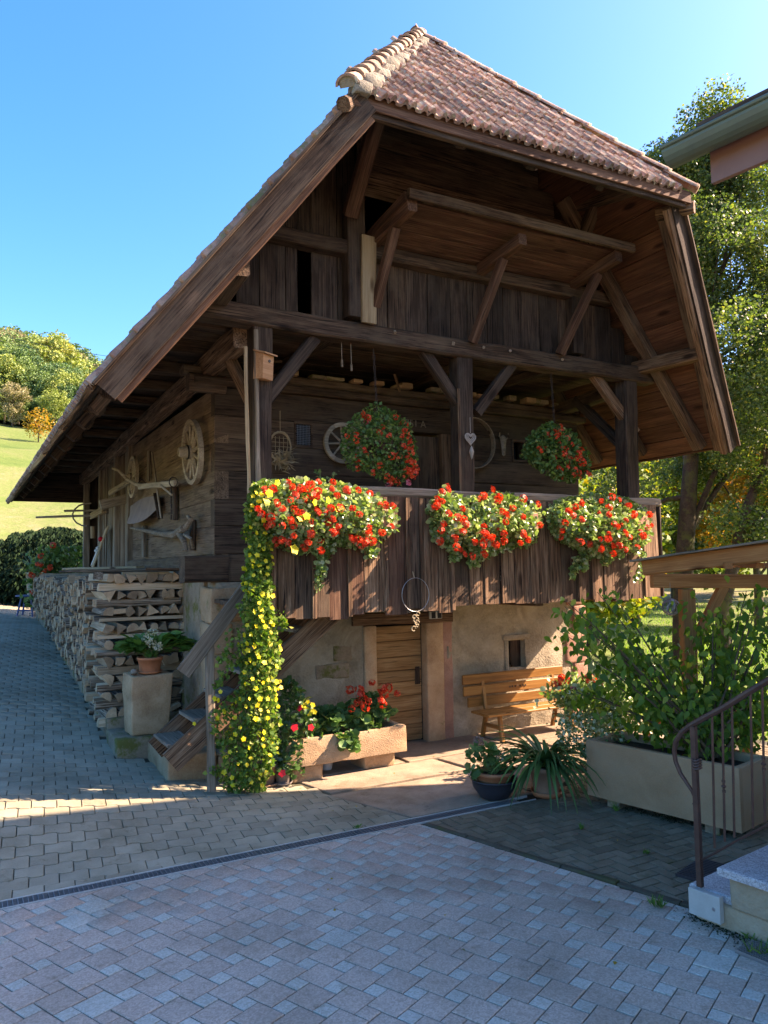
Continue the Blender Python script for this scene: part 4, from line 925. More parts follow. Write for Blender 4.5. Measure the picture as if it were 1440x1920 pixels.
# main slopes: one mass of tiles each, the row at each eave laid singly where it shows
for sd in (-1, 1):
    n = Vector((sd*SL, 0, 1)).normalized(); ys = Vector((-sd, 0, SL)).normalized(); xs_ = ys.cross(n); ms = []; s = -.03; r = 0
    while s < tot-.1:
        zc = EZ+s*SL/K; uc = UC+sd*(RZ-zc)/SL; f0 = vf(max(zc, EZ)); v = f0+(.08 if zc < 6.1 else .17)
        while v < VB+.1:
            m = fr(Vector((uc, v, zc))+n*(.008+R_.uniform(-.004, .006)), xs_, ys, n) @ Rz(R_.gauss(0, .02))
            if sd < 0 and r == 0: link('eave_tile', tme, None, barn, m)
            else: ms.append(np.array(m))
            v += .2
        s += .27; r += 1
    link('slope_tiles', stamp('slope_tiles', TV, TF, ms), 'tile_s', barn, kind='stuff')
# ridge and hip tiles
def barrel(L, r0, r1, n=8):
    mb = MB(); V = []; F = []
    for i, (x, r) in enumerate(((0, r0*1.06), (.03, r0*1.06), (.035, r0), (L, r1))):
        for k in range(n+1): a = PI*k/n; V.append((x, math.cos(a)*r, math.sin(a)*r*.85))
    for i in range(3):
        for k in range(n): F.append((i*(n+1)+k, i*(n+1)+k+1, (i+1)*(n+1)+k+1, (i+1)*(n+1)+k))
    for i in range(1):
        for k in range(n): V_ = None
    b = len(V)
    for k in range(n+1): a = PI*k/n; V.append((0, math.cos(a)*(r0-.018), math.sin(a)*(r0-.018)*.85))
    for k in range(n): F.append((b+k, b+k+1, k+1, k))
    return V, F
bv, bf = barrel(.36, .098, .080); bme = mk('ridge_tile', bv, bf, True); bme.materials.append(M['ridge'])
bv2, bf2 = barrel(.42, .074, .070); bme2 = mk('hip_tile', bv2, bf2, True); bme2.materials.append(M['tile'])
apex = Vector((UC, -.66, RZ+.03)); pl = Vector((.30, -2.83, 6.22)); pr_ = Vector((4.47, -2.93, 6.22))
for (p, q, me, stp) in ((pl, apex, bme, .27), (pr_, apex, bme2, .36)):
    d = (q-p); L = d.length; d.normalize(); side = -1 if p.x < UC else 1
    nn = (hn+Vector((side*SL, 0, 1)).normalized()).normalized(); k = 0
    while k*stp < L-.1:
        m, _ = align(p+d*(k*stp)+nn*(.03+R_.uniform(-.008, .012)), p+d*(k*stp+.3)+nn*.02, nn); link('ridge_tile' if side < 0 else 'hip_tile', me, None, barn, m @ Rx(R_.gauss(0, .04))); k += 1
    if side < 0:
        for k in range(int(L/stp)):
            c_ = p+d*((k+.35)*stp)+nn*.005+hn.cross(d)*(-.085); stone('mortar_bed', c_.x-.08, c_.x+.08, c_.y-.09, c_.y+.06, c_.z-.07, c_.z+.035, 'mortar', barn, amp=.05)
link('ridge_end', mk('ridge_end', [(0, math.cos(a)*.09, math.sin(a)*.078) for a in np.linspace(-.3, PI+.3, 14)], [tuple(range(14))]), 'mortar', barn, align(pl+hn*.035, apex)[0] @ T((.012, 0, 0)))
v = apex.y
while v < VB:
    m, _ = align(Vector((UC, v, RZ+.02)), Vector((UC, v+.3, RZ+.02))); link('ridge_tile', bme, None, barn, m); v += .33
B('verge_end', Vector((.25, -2.84, 6.06)), Vector((.42, -2.70, 6.22)), .12, .12, 'grey', c=.03); B('verge_end', Vector((4.30, -2.55, 6.10)), Vector((4.50, -2.9, 6.08)), .12, .12, 'grey', c=.03)
# ------------------------------------------------------------------ ground hit of a pixel ray
def GH(px, py):
    d = ray(px, py); t = 2.
    while t < 200:
        p = CAMO+d*t
        if p.z < zt(p.x, p.y): break
        t += .05
    return p
# ------------------------------------------------------------------ firewood stack
def log_mesh(kind, L, r, seed):
    rnd = random.Random(seed); mb = MB()
    if kind == 'wedge': pts = [(-r, -r*.75), (r*1.05, -r*.7), (r*rnd.uniform(-.3, .3), r*1.05)]; bark = {0}
    elif kind == 'quarter': pts = [(-r, -r*.8), (r*.9, -r*.8), (r*.8, -.1*r), (r*.35, r*.6), (-r*.4, r*.9), (-r, r*.75)]; bark = {1, 2, 3}
    elif kind == 'half': pts = [(-r*1.1, -r*.55), (r*1.1, -r*.55), (r*.95, r*.1), (r*.5, r*.62), (-.1*r, r*.78), (-r*.7, r*.5), (-r*1.05, 0)]; bark = {1, 2, 3, 4, 5, 6}
    elif kind == 'slab': pts = [(-r*1.2, -r*.45), (r*1.2, -r*.5), (r*1.1, r*.45), (-r*1.15, r*.4)]; bark = {0}
    else: pts = [(r*.85*math.cos(a), r*.8*math.sin(a)) for a in [i*2*PI/9 for i in range(9)]]; bark = set(range(9))
    pts = [(x*rnd.uniform(.9, 1.1), y*rnd.uniform(.9, 1.1)) for x, y in pts]; n = len(pts); segs = 3; V = []; F = []; MI = []
    for i in range(segs+1):
        x = L*(i/segs-.5); o = (rnd.uniform(-.008, .008), rnd.uniform(-.006, .006)) if 0 < i < segs else (0, 0); k = rnd.uniform(.94, 1.05)
        for a, b in pts: V.append((x+(rnd.uniform(-.006, .006) if i in (0, segs) else 0), a*k+o[0]+rnd.uniform(-.003, .003), b*k+o[1]))
    for i in range(segs):
        for k in range(n): F.append((i*n+k, i*n+(k+1) % n, (i+1)*n+(k+1) % n, (i+1)*n+k)); MI.append(1 if k in bark else 0)
    F.append(tuple(reversed(range(n)))); F.append(tuple(range(segs*n, segs*n+n))); MI += [2, 2]
    return V, F, MI
LOGS = []; kinds = ['wedge', 'quarter', 'half', 'wedge', 'slab', 'quarter', 'wedge', 'round', 'half', 'quarter']
for i, k in enumerate(kinds):
    v_, f_, mi = log_mesh(k, 1.0, .058, 40+i); me = mk('firewood_log', v_, f_, False, mi)
    for q in ('split', 'bark', 'end'): me.materials.append(M[q])
    LOGS.append((k, me, (v_, f_, mi)))
def put_log(pos, yaw, roll, sc, label, group, sel=None):
    k, me, _ = R_.choice(LOGS) if sel is None else R_.choice([l for l in LOGS if l[0] in sel])
    return link('firewood_log', me, None, None, BM @ T(pos) @ Rz(yaw) @ Rx(roll) @ S3(1, sc, sc), label, 'firewood', group)
PT = 2.06; VF = 1.28                                   # top of the stack, front of the stack
lay_z = []; z = .38
while z < PT-.08: lay_z.append(z); z += .198
EL = 'split log end facing the yard, %s row from the bottom, %s from the left'
AL = '%s crosswise log at the front end of the stack, %s layer from the bottom'
SLb = 'log end in the long side of the stack, %s column back, %s from bottom'
for k, z in enumerate(lay_z):
    # lying along the front
    for ai, v in enumerate((VF+.05, VF+.38, VF+.8)):
        put_log((-.52+R_.uniform(-.03, .02), v+R_.uniform(-.02, .02), z+.042), R_.gauss(0, .02), R_.choice([0, PI])+R_.gauss(0, .1), R_.uniform(.85, 1.1), AL % (('front', 'middle', 'rear')[ai], ordn(k+1)), 'firewood logs lying crosswise at the front end of the stack', ('slab', 'half', 'quarter'))
    x = -.97; ei = 0
    while x < .02:
        ei += 1; s = R_.uniform(.95, 1.25); put_log((x+.055*s, VF+.46+R_.uniform(-.035, .03), z+.143+R_.uniform(-.006, .008)), PI/2+R_.gauss(0, .03), R_.choice([0, 0, .4, PI, -.5, 1.2])+R_.gauss(0, .15), s*.98, EL % (ordn(k+1), ordn(ei)), 'firewood logs with cut ends facing the yard')
        x += .115*s
# second column of loose stacked ends beside the stone pier
for k in range(12):
    for x in (.12, .24): put_log((x+R_.uniform(-.01, .01)-.02, VF+.62, .35+k*.125), PI/2, R_.uniform(0, 6), .95, 'log end beside the sandstone corner pier, %s from the bottom' % ordn(k+1), 'firewood logs beside the corner pier') if k < 12 and x+.05 < .2 else None
side = []
v = VF+1.02; ci = 0
while v < 10.4:
    zb = max(.40, ztu(-.95, v)+.2); z = zb; ci += 1; ri_ = 0
    while z < PT-.03:
        s = R_.uniform(.9, 1.3); ri_ += 1; side.append((-.50+R_.uniform(-.05, .045), v+R_.uniform(-.015, .015), z+.05, s, ci, ri_)); z += .098*s
    v += .125
side.sort(key=lambda s: s[1]-abs(s[2]-1.4)*.05); ms = {i: [] for i in range(len(LOGS))}
for i, (x, v, z, s, ci, ri_) in enumerate(side):
    if i < 210: put_log((x, v, z), R_.gauss(0, .035), R_.uniform(0, 6), s, SLb % (ordn(ci), ordn(ri_)), 'firewood logs in the long side of the stack')
    else: ms[R_.randrange(len(LOGS))].append(np.array(BM @ T((x, v, z)) @ Rz(R_.gauss(0, .03)) @ Rx(R_.uniform(0, 6)) @ S3(1, s, s)))
mb = MB()
for i, L in ms.items():
    v_, f_, mi = LOGS[i][2]
    for m in L: mb.add(v_, f_, Matrix(m.tolist()), 0); mb.m[-len(f_):] = mi
mb.build('stacked_firewood', ['split', 'bark', 'end'], kind='stuff')
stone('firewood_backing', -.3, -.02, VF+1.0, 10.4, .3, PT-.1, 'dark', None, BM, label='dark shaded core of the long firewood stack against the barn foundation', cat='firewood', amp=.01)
# planks on top of the stack
for k, (u0, v0, u1, v1, z, w, h, mt) in enumerate([(-.75, 1.35, -.2, 1.3, 2.13, .10, .10, 'pale'), (-1.0, 1.5, -.55, 2.4, 2.14, .12, .09, 'bark'), (-1.05, 4.6, -.1, 1.4, 2.20, .14, .035, 'grey'), (-.9, 5.6, -.2, 3.0, 2.24, .13, .035, 'pale'), (-.2, 1.25, -.95, 1.5, 2.11, .07, .07, 'greywood'), (-.35, 1.5, -.25, 4.2, 2.16, .16, .04, 'brown'), (-.6, 1.5, -.55, 3.4, 2.13, .16, .03, 'greywood'), (-.02, 1.1, -.5, 1.2, 2.20, .12, .03, 'grey')]):
    lab = ['pale squared offcut on the front corner of the firewood stack', 'bark covered half log on the left front edge of the firewood stack', 'long greyed plank laid along the top of the firewood stack', 'light brown plank jutting out at the back of the firewood stack top', 'thin squared silver batten across the front of the firewood stack top', 'dark brown plank on the stack top nearest the barn wall', 'silver grey plank lying between the others on the firewood stack', 'short greyed board beside the log sill on top of the stack'][k]
    beam('plank', (u0, v0, z), (u1, v1, z+R_.uniform(-.01, .02)), w, h, mt, pm=BM, jit=.005, c=.006, label=lab, cat='plank')
# plinth under the stack, pedestal, step blocks
v = 1.14; k = 0
while v < 10.2:
    L = R_.uniform(.6, 1.0); g0 = ztu(-.9, v+L/2); stone('plinth_stone', -.93+R_.uniform(-.015, .015), -.1, v, v+L-.02, g0-.12, max(.385, g0+.2), 'sandm', None, BM, label='%s mossy sandstone block from the front in the plinth under the firewood stack' % ordn(k+1), cat='stone block', group='plinth blocks under the firewood stack', amp=.03); v += L; k += 1
stone('plinth_stone', -.95, -.55, .42, 1.12, -.05, .37, 'sandm', None, BM, label='grey brown sandstone plinth block at the front corner below the flower pedestal', cat='stone block', amp=.025)
stone('sandstone_step', -.62, -.12, -.47, .62, -.03, .33, 'sand', None, BM, label='large worn sandstone block carrying the foot of the wooden stairs', cat='stone step', amp=.03)
stone('sandstone_step', -.56, -.08, .64, 1.2, -.03, .36, 'sandm', None, BM, label='shaded sandstone block between the pedestal and the stairs', cat='stone step', amp=.03)
stone('rough_stone', -.98, -.58, -.44, -.20, -.03, .085, 'sand', None, BM, label='low rough pinkish stone lying in front of the stair block', cat='stone', amp=.03)
stone('rough_stone', -.10, .16, -.52, .1, -.03, .27, 'sand', None, BM, label='sandstone block behind the yellow flowered creeper beside the stair block', cat='stone', amp=.03)
stone('rough_stone', -.95, -.60, -.16, .38, -.05, .03, 'sandm', None, BM, label='flat mossy stone sunk in the corner before the plinth', cat='stone', amp=.02)
ped = Vector((-.575, .72, 0)); V_ = []; F_ = []
def pedestal():
    o = stone('sandstone_pedestal', -.23, .23, -.20, .20, 0, .66, 'sand', None, BM @ T((ped.x, ped.y, .37)) @ Rz(.06), label='upright tapered sandstone block serving as pedestal for the hydrangea pot', cat='pedestal', amp=.02)
    for vx in o.data.vertices: k = .86+.14*min(1, vx.co.z/.5); vx.co.x = vx.co.x*k+.02*(vx.co.z-.3); vx.co.y *= k
pedestal()
# wooden stairs
st = thing('wooden_stairs', 'weathered open wooden stairs rising from the sandstone block to the gallery', 'stairs', BM)
f0, f1 = (-.72, .40), (1.05, 1.82)
for v, mt in ((-.98, 'grey'), (-.34, 'grey')): beam('stringer', (f0[0], v, f0[1]), (f1[0]+.05, v, f1[1]), .045, .22, mt, st, jit=.006, c=.006, segs=6)
nS = 7
for i in range(nS):
    t = (i+.45)/nS; u = f0[0]+(f1[0]-f0[0])*t; z = f0[1]+(f1[1]-f0[1])*t+.05; beam('tread', (u, -.96, z), (u, -.36, z), .26, .035, 'greywood', st, jit=.004, c=.006)
beam('newel_post', (-.34, -1.03, .10), (-.36, -1.03, 1.47), .075, .07, 'greywood', st, up=(0, 1, 0), jit=.006, c=.01)
a, b = Vv(343, 1263, -1.06), Vv(452, 1118, -1.06); beam('hand_rail', a, b+(b-a)*.12, .035, .15, 'greywood', st, up=(0, 0, 1), jit=.004, c=.006)
# pole beside the gallery post
beam('rough_pole', (-.07, -1.40, 1.9), Vv(461, 650, -1.34), .035, .03, 'pale', pm=BM, jit=.008, c=.01, segs=10, label='thin pale crooked pole standing beside the left gallery post, the creeper climbs it', cat='pole', up=(0, 1, 0))
beam('rough_pole', (.02, -1.38, 2.5), (.0, -1.36, 4.52), .045, .04, 'greywood', pm=BM, jit=.006, c=.008, segs=8, up=(0, 1, 0), label='grey squared lath fixed to the edge of the left gallery post', cat='lath')

# ------------------------------------------------------------------ wheels, hoops, farm tools on the walls
def wheel(name, label, R, n, mtx, hubr=.06, hubl=.16, rimw=.05, rimd=.05, spoke=.018, mat='wheel', group=None):
    t = thing(name, label, 'wheel', mtx, group)          # local: axis along z
    for k in range(6):
        mb = MB(); N = 6; V = []; F = []; a0 = k*PI/3+.006; a1 = (k+1)*PI/3-.006
        for i in range(N+1):
            a = a0+(a1-a0)*i/N
            for r, z in ((R-rimd, -rimw/2), (R, -rimw/2), (R, rimw/2), (R-rimd, rimw/2)): V.append((r*math.cos(a), r*math.sin(a), z))
        for i in range(N):
            for q in range(4): F.append((i*4+q, i*4+(q+1) % 4, i*4+4+(q+1) % 4, i*4+4+q))
        F += [(3, 2, 1, 0), (N*4, N*4+1, N*4+2, N*4+3)]; mb.add(V, F); mb.build('felloe', mat, t)
    mb = MB(); mb.lathe([(0, -hubl*.4), (hubr*.75, -hubl*.4), (hubr, -hubl*.1), (hubr*1.05, .0), (hubr*.9, hubl*.25), (hubr*.65, hubl*.6), (hubr*.6, hubl*.62), (hubr*.35, hubl*.62), (hubr*.33, hubl*.5), (0, hubl*.5)], 18); mb.build('hub', mat, t, smooth=False)
    mb = MB(); mb.lathe([(hubr*1.0, hubl*.2), (hubr*1.02, hubl*.26), (hubr*.94, hubl*.27)], 18); mb.build('hub_band', 'rust', t)
    for k in range(n):
        a = 2*PI*k/n+.1; c_, s_ = math.cos(a), math.sin(a); mb = MB(); mb.tube([(c_*hubr*.9, s_*hubr*.9, .0), (c_*R*.45, s_*R*.45, .0), (c_*(R-rimd+.005), s_*(R-rimd+.005), 0)], [spoke*1.15, spoke, spoke*.8], 7); mb.build('spoke', mat, t)
    return t
# frames on walls: z axis out of the wall
def on_side(v, z, out=.06): return BM @ Matrix(((0, 0, -1, -out), (-1, 0, 0, v), (0, 1, 0, z), (0, 0, 0, 1)))
def on_front(u, z, out=.06): return BM @ Matrix(((1, 0, 0, u), (0, 0, -1, -out), (0, 1, 0, z), (0, 0, 0, 1)))
wheel('wagon_wheel', 'large pale wooden wagon wheel with thick hub hanging near the barn corner', .385, 12, on_side(.58, 3.58, .10) @ Rx(.06), hubr=.085, hubl=.26, rimw=.06, rimd=.055, spoke=.021)
wheel('wagon_wheel', 'narrow wooden wheel half hidden behind the plough on the side wall', .33, 10, on_side(4.0, 3.66, .12), hubr=.06, hubl=.18, spoke=.02)
wheel('cart_wheel', 'small pale spoked cart wheel behind the left hanging geranium basket', .25, 8, on_front(1.56, 3.70, .06), hubr=.045, hubl=.1, rimw=.04, rimd=.05, spoke=.014)
t = thing('wooden_hoop', 'thin bentwood sieve hoop hanging behind the middle gallery post', 'hoop', on_front(3.49, 3.82, .08))
mb = MB(); V = []; F = []; N = 36
for i in range(N):
    a = 2*PI*i/N
    for r, z in ((.325, -.04), (.335, -.04), (.335, .04), (.325, .04)): V.append((r*math.cos(a), r*math.sin(a)*1.02, z))
for i in range(N):
    for q in range(4): j = (i+1) % N; F.append((i*4+q, i*4+(q+1) % 4, j*4+(q+1) % 4, j*4+q))
mb.add(V, F); mb.build('rim', 'rail', t)
t = thing('animal_skull', 'small weathered carved mask hanging beside the right hatch window', 'wall ornament', on_front(4.02, 3.83, .04))
mb = MB(); mb.lathe([(0, -.15), (.03, -.13), (.04, 0), (.055, .08), (.03, .13), (0, .14)], 8, Rx(-PI/2) @ S3(1, .5, 1)); mb.build('mask', 'rail', t)
for s in (-1, 1): mb = MB(); mb.tube([(s*.03, .08, 0), (s*.08, .12, .02), (s*.07, .17, .02)], [.016, .012, .005], 6); mb.build('horn', 'rail', t)
# plough on the side wall
def sp(px, py, u): p = Vu(px, py, u); return tuple(p)
pl_ = thing('wooden_plough', 'pale curved wooden plough beam with handle hanging high on the side wall', 'plough', BM)
mb = MB(); mb.tube([sp(212, 878, -.55), sp(222, 882, -.5), sp(238, 898, -.38), sp(255, 908, -.3), sp(270, 912, -.25)], [.022, .02, .024, .028, .03], 8); mb.build('handle', 'wheel', pl_)
beam('draught_beam', sp(262, 913, -.26), sp(330, 906, -.20), .055, .075, 'wheel', pl_, c=.012)
beam('share_arm', sp(205, 925, -.22), sp(245, 900, -.16), .05, .09, 'rail', pl_, c=.012)
beam('cross_piece', sp(300, 910, -.26), sp(322, 928, -.24), .03, .03, 'wheel', pl_)
beam('cross_piece', sp(285, 848, -.12), sp(302, 972, -.16), .025, .03, 'greywood', pl_)
mb = MB()
for k in range(7): a = sp(321+R_.uniform(-1, 1), 905+k*10, -.22); b_2 = sp(321+R_.uniform(-1, 1), 914+k*10, -.22); mb.tube([a, b_2], .011, 6)
mb.build('chain', 'rust', pl_)
mb = MB()
for (x, y) in ((266, 908), (325, 904)):
    c_ = Vector(sp(x, y, -.24)); mb.tube([c_+Vector((math.cos(a)*.05, 0, math.sin(a)*.06)) for a in np.linspace(0, 2*PI, 12)], .007, 5)
mb.build('iron_band', 'rust', pl_)
beam('wooden_bar', sp(328, 905, -.05), sp(328, 975, -.05), .08, .06, 'dark', pm=BM, up=(1, 0, 0), label='dark upright wooden bar fixed to the side wall under the plough beam end', cat='wooden bar')
beam('wooden_bar', sp(279, 846, -.04), sp(279, 902, -.04), .06, .04, 'greywood', pm=BM, up=(1, 0, 0), label='narrow upright grey bar above the plough on the side wall', cat='wooden bar')
# leather apron
V = []; F = []; nx, ny = 14, 9
for j in range(ny+1):
    for i in range(nx+1):
        s, t_ = i/nx, j/ny; v = 4.35-2.0*s; top = 3.22+.05*math.sin(s*PI); bot = 3.0-.12*math.sin(PI*s)+.03*s; z = top+(bot-top)*t_; V.append((-.10-.12*math.sin(s*PI)*t_-.04*math.sin(s*7)*t_, v+.10*(t_-.5)*(1-2*s), z))
for j in range(ny):
    for i in range(nx): a = j*(nx+1)+i; F.append((a, a+1, a+nx+2, a+nx+1))
ap = link('leather_sheet', mk('leather_sheet', V, F, True), 'leather', None, BM, label='grey brown leather sheet hanging below the plough on the side wall', cat='leather sheet')
beam('wooden_scraper', sp(292, 925, -.14), sp(300, 972, -.14), .02, .07, 'dark', pm=BM, label='dark flat paddle hanging at the right edge of the leather sheet', cat='paddle', up=(1, 0, 0))
hk = thing('wooden_hook_plough', 'old crooked wooden hook plough hanging low on the side wall', 'plough', BM)
mb = MB(); mb.tube([sp(245, 990, -.12), sp(275, 996, -.14), sp(305, 1002, -.16), sp(328, 1003, -.18), sp(345, 990, -.2)], [.018, .028, .034, .05, .045], 8); mb.build('draught_beam', 'greywood', hk)
mb = MB(); mb.tube([sp(336, 1000, -.2), sp(345, 1015, -.22), sp(349, 1030, -.2), sp(342, 1032, -.2)], [.04, .032, .024, .014], 8); mb.build('hook', 'greywood', hk)
mb = MB(); mb.tube([sp(348, 990, -.18), sp(358, 975, -.14), sp(352, 968, -.12)], [.035, .03, .02], 8); mb.build('stub', 'greywood', hk)
mb = MB(); mb.tube([sp(345, 1002, -.25), sp(358, 1010, -.22), sp(362, 1028, -.16)], .018, 7); mb.build('handle', 'greywood', hk)
beam('wooden_bar', sp(270, 985, -.05), sp(270, 1045, -.05), .09, .06, 'greywood', pm=BM, up=(1, 0, 0), label='short upright grey bar behind the hook plough on the side wall', cat='wooden bar')
beam('wooden_bar', sp(361, 975, -.04), sp(361, 1032, -.04), .08, .06, 'brown', pm=BM, up=(1, 0, 0), label='short upright brown bar near the corner behind the hook plough', cat='wooden bar')
# shelf clutter at the rear bay
for k, (a, b_2, r, mt, lab) in enumerate([((112, 971), (190, 966), .03, 'greywood', 'long grey pole sticking out of the rear bay, the lower one'), ((145, 955), (196, 957), .025, 'greywood', 'short grey pole sticking out of the rear bay above the long one')]):
    p, q = Vu(*b_2, .1), None; q = p+Vector((-1.1 if k == 0 else -.65, 1.6 if k == 0 else .9, .04)); beam('wooden_pole', p, q, r*2, r*1.6, mt, pm=BM, c=.01, label=lab, cat='pole')
mb = MB(); c_ = Vu(165, 965, -.35); mb.tube([c_+Vector((-.25*math.sin(a), .2*math.sin(a), .22*math.cos(a))) for a in np.linspace(-.2, PI, 9)], .016, 6); mb.build('bent_bow', 'greywood', None, BM, label='bent wooden bow hanging between the poles at the rear bay', cat='bow')
for k in range(9): beam('stored_stick', (.0-.05*(k % 3), 7.0, 3.32+.045*(k//3)), (-.08, 8.6, 3.30+.045*(k//3)), .045, .04, R_.choice(['pale', 'bark', 'greywood']), pm=BM, label='%s stick of the %s row in the bundle stored at the rear bay' % (('inner', 'middle', 'outer')[k % 3], ('bottom', 'middle', 'top')[k//3]), cat='stick', group='sticks stored at the rear bay')
beam('hanging_bell', (-.12, 8.1, 2.86), (-.12, 8.1, 3.1), .09, .09, 'pale', pm=BM, up=(1, 0, 0), c=.03, label='small pale wooden tube hanging at the rear post', cat='hanging tube')
dp = thing('decorated_board', 'light plank leaning on the stack top with a red flower and silver glasses on it', 'leaning board', BM)
pa, pb = Vector((-.35, 6.6, 2.20)), Vector((-.06, 6.75, 3.0)); beam('board', pa, pb, .36, .03, 'pale', dp, up=(1, 0, 0), c=.004)
m, L = align(pa, pb, (1, 0, 0)); 
for (x, y, s, mt) in ((.62, .02, .05, 'crimson'), (.40, -.05, .035, 'whitep'), (.42, .08, .035, 'whitep')):
    mb = MB(); mb.lathe([(0, -s), (s*.8, -s*.6), (s, 0), (s*.8, s*.6), (0, s)], 10, T((x, y, -.04))); mb.build('ornament', mt, dp, m, smooth=True)
for (x0, y0, x1, y1) in ((.12, -.12, .42, -.04), (.12, .0, .42, .09), (.2, -.1, .34, .12)):
    mb = MB(); mb.tube([(x0, y0, -.03), (x1, y1, -.03)], .008, 5); mb.build('silver_stem', 'whitep', dp, m)
# things hanging at the gallery
bh = thing('birdhouse', 'small light pine birdhouse with round hole on the left gallery post', 'birdhouse', BM @ T((.07, -1.37, 4.03)) @ Rz(.5) @ Rx(.06))
mb = MB(); mb.add([(-.075, .06, 0), (.075, .06, 0), (.075, -.06, 0), (-.075, -.06, 0), (-.075, .06, .27), (.075, .06, .27), (.075, -.06, .24), (-.075, -.06, .24)], [(0, 1, 2, 3), (4, 7, 6, 5), (3, 2, 6, 7), (1, 0, 4, 5), (0, 3, 7, 4), (2, 1, 5, 6)]); mb.build('box', 'birch', bh)
mb = MB(); mb.add([(-.09, .065, .275), (.09, .065, .275), (.09, -.095, .235), (-.09, -.095, .235), (-.09, .065, .29), (.09, .065, .29), (.09, -.095, .25), (-.09, -.095, .25)], [(0, 1, 2, 3), (4, 7, 6, 5), (3, 2, 6, 7), (1, 0, 4, 5), (0, 3, 7, 4), (2, 1, 5, 6)]); mb.build('lid', 'birch', bh)
mb = MB(); mb.lathe([(0, 0), (.016, 0), (.016, .004), (0, .004)], 12, T((.01, -.0635, .18)) @ Rx(PI/2)); mb.build('entrance_hole', 'blackp', bh)
def heart(mb, s, o, r):
    pts = []
    for k in range(22):
        a = 2*PI*k/22; x = 16*math.sin(a)**3; y = 13*math.cos(a)-5*math.cos(2*a)-2*math.cos(3*a)-math.cos(4*a); pts.append((o[0]+x*s/17, 0, o[1]+y*s/17))
    mb.tube(pts, r, 5, closed=True, caps=False)
ho = thing('heart_ornament', 'white wicker heart with a smaller drop hanging on the middle gallery post', 'heart ornament', BM @ T((2.52, -1.37, 3.62)))
mb = MB(); heart(mb, .075, (0, 0), .009); heart(mb, .052, (0, .005), .007); heart(mb, .03, (0, .008), .006); mb.build('heart', 'ivory', ho)
mb = MB(); mb.lathe([(0, -.10), (.012, -.07), (.028, -.01), (.012, .04), (0, .06)], 8, T((.01, 0, -.14))); mb.build('drop', 'ivory', ho); mb = MB(); mb.tube([(0, 0, .06), (0, 0, .24)], .003, 4); mb.build('string', 'ivory', ho)
wr = thing('dried_wreath', 'oval wicker wreath with dried flowers hanging beside the left gallery post', 'wreath', BM @ T((.74, -.10, 3.60)))
mb = MB()
for k in range(4): mb.tube([(math.cos(a)*(.13+.01*math.sin(k+a*3)), .015*math.sin(a*4+k), math.sin(a)*(.17+.008*math.cos(k*2+a*5))) for a in np.linspace(0, 2*PI, 22)], .009, 5)
mb.build('wicker_ring', 'straw', wr); mb = MB()
for k in range(5): mb.tube([(-.11+.05*k, 0, -.12), (-.11+.05*k, 0, .12)], .003, 4); mb.tube([(-.12, 0, -.1+.05*k), (.12, 0, -.1+.05*k)], .003, 4)
mb.build('lattice', 'straw', wr)
n = 160; P = NR.normal(0, 1, (n, 3))*arr(.05, .03, .045)+arr(.0, -.03, -.16); d = NR.normal(0, 1, (n, 3))*arr(1, .6, .7)+arr(.8, -.3, -.2); link('dried_flowers', leaves('dried_flowers', P, NR.uniform(.05, .15, n), 'drop', mats_from(d, NR.normal(0, 1, (n, 3))), asp=.25), 'straw', wr)
mb = MB(); mb.tube([(0, 0, .17), (0, 0, .42)], .004, 4); mb.build('string', 'straw', wr)
for k, x in enumerate((.98, 1.09)):
    mb = MB(); mb.tube([(x, -1.25, 4.60), (x+.005, -1.25, 4.33-.03*k)], .005, 5); mb.tube([(x+.005, -1.25, 4.36-.03*k), (x+.005, -1.25, 4.29-.03*k)], .012, 6)
    mb.build('thin_cord', 'greywood', None, BM, label=['short thin cord hanging from the main beam left of the other cord', 'longer thin cord with a knot hanging from the main beam'][k], cat='cord')
wg = thing('wire_ring_mobile', 'thin wire ring with a curled wooden trinket hanging on the gallery boards over the door', 'wire ring', BM @ T((1.70, -1.47, 1.90)))
mb = MB(); mb.tube([(math.cos(a)*.165, 0, math.sin(a)*.175) for a in np.linspace(0, 2*PI, 40)[:-1]], .003, 5, closed=True); mb.build('ring', 'galv', wg)
mb = MB(); mb.tube([(0, .02, .175), (.0, .05, .24)], .006, 5)
for k in range(6): c_ = Vector((R_.uniform(-.03, .03), 0, -.20-k*.03)); rr = R_.uniform(.015, .03); mb.tube([c_+Vector((math.cos(a)*rr, R_.uniform(-.005, .005), math.sin(a)*rr)) for a in np.linspace(0, 5.2, 9)], .006, 5)
mb.build('trinket', 'straw', wg, kind='stuff')
sg = thing('letter_clip_box', 'small white box with two black panels on the lintel above the door', 'small box', BM @ T((2.82, -.10, 1.575)))
mb = MB(); mb.box(-.085, .085, -.02, .02, -.045, .045, c=.004); mb.build('case', 'whitep', sg)
for x in (-.045, .045): mb = MB(); mb.box(x-.027, x+.032, -.026, -.02, -.04, .04); mb.build('panel', 'blackp', sg)

# ------------------------------------------------------------------ pots, trough, bench
def pot(name, r, h, mat, parent, mtx, rim=.02, taper=.72, soil=True):
    mb = MB(); mb.lathe([(0, 0), (r*taper, 0), (r*taper+.004, .01), (r*.97, h-rim*1.6), (r*1.05, h-rim*1.6), (r*1.07, h-.004), (r*1.03, h), (r*.93, h), (r*.90, h-.03), (0, h-.035)], 28); o = mb.build(name, mat, parent, mtx, smooth=True)
    if soil: mb = MB(); mb.lathe([(0, h-.028), (r*.91, h-.032)], 20); mb.build('soil', 'soil', o, T((0, 0, 0)))
    return o
def saucer(r, h, mat, parent, mtx, name='saucer'):
    mb = MB(); mb.lathe([(0, 0), (r*.85, 0), (r, h), (r*.96, h), (r*.82, .008), (0, .008)], 26); return mb.build(name, mat, parent, mtx, smooth=True)
def W3(p): return T(Vector(p))
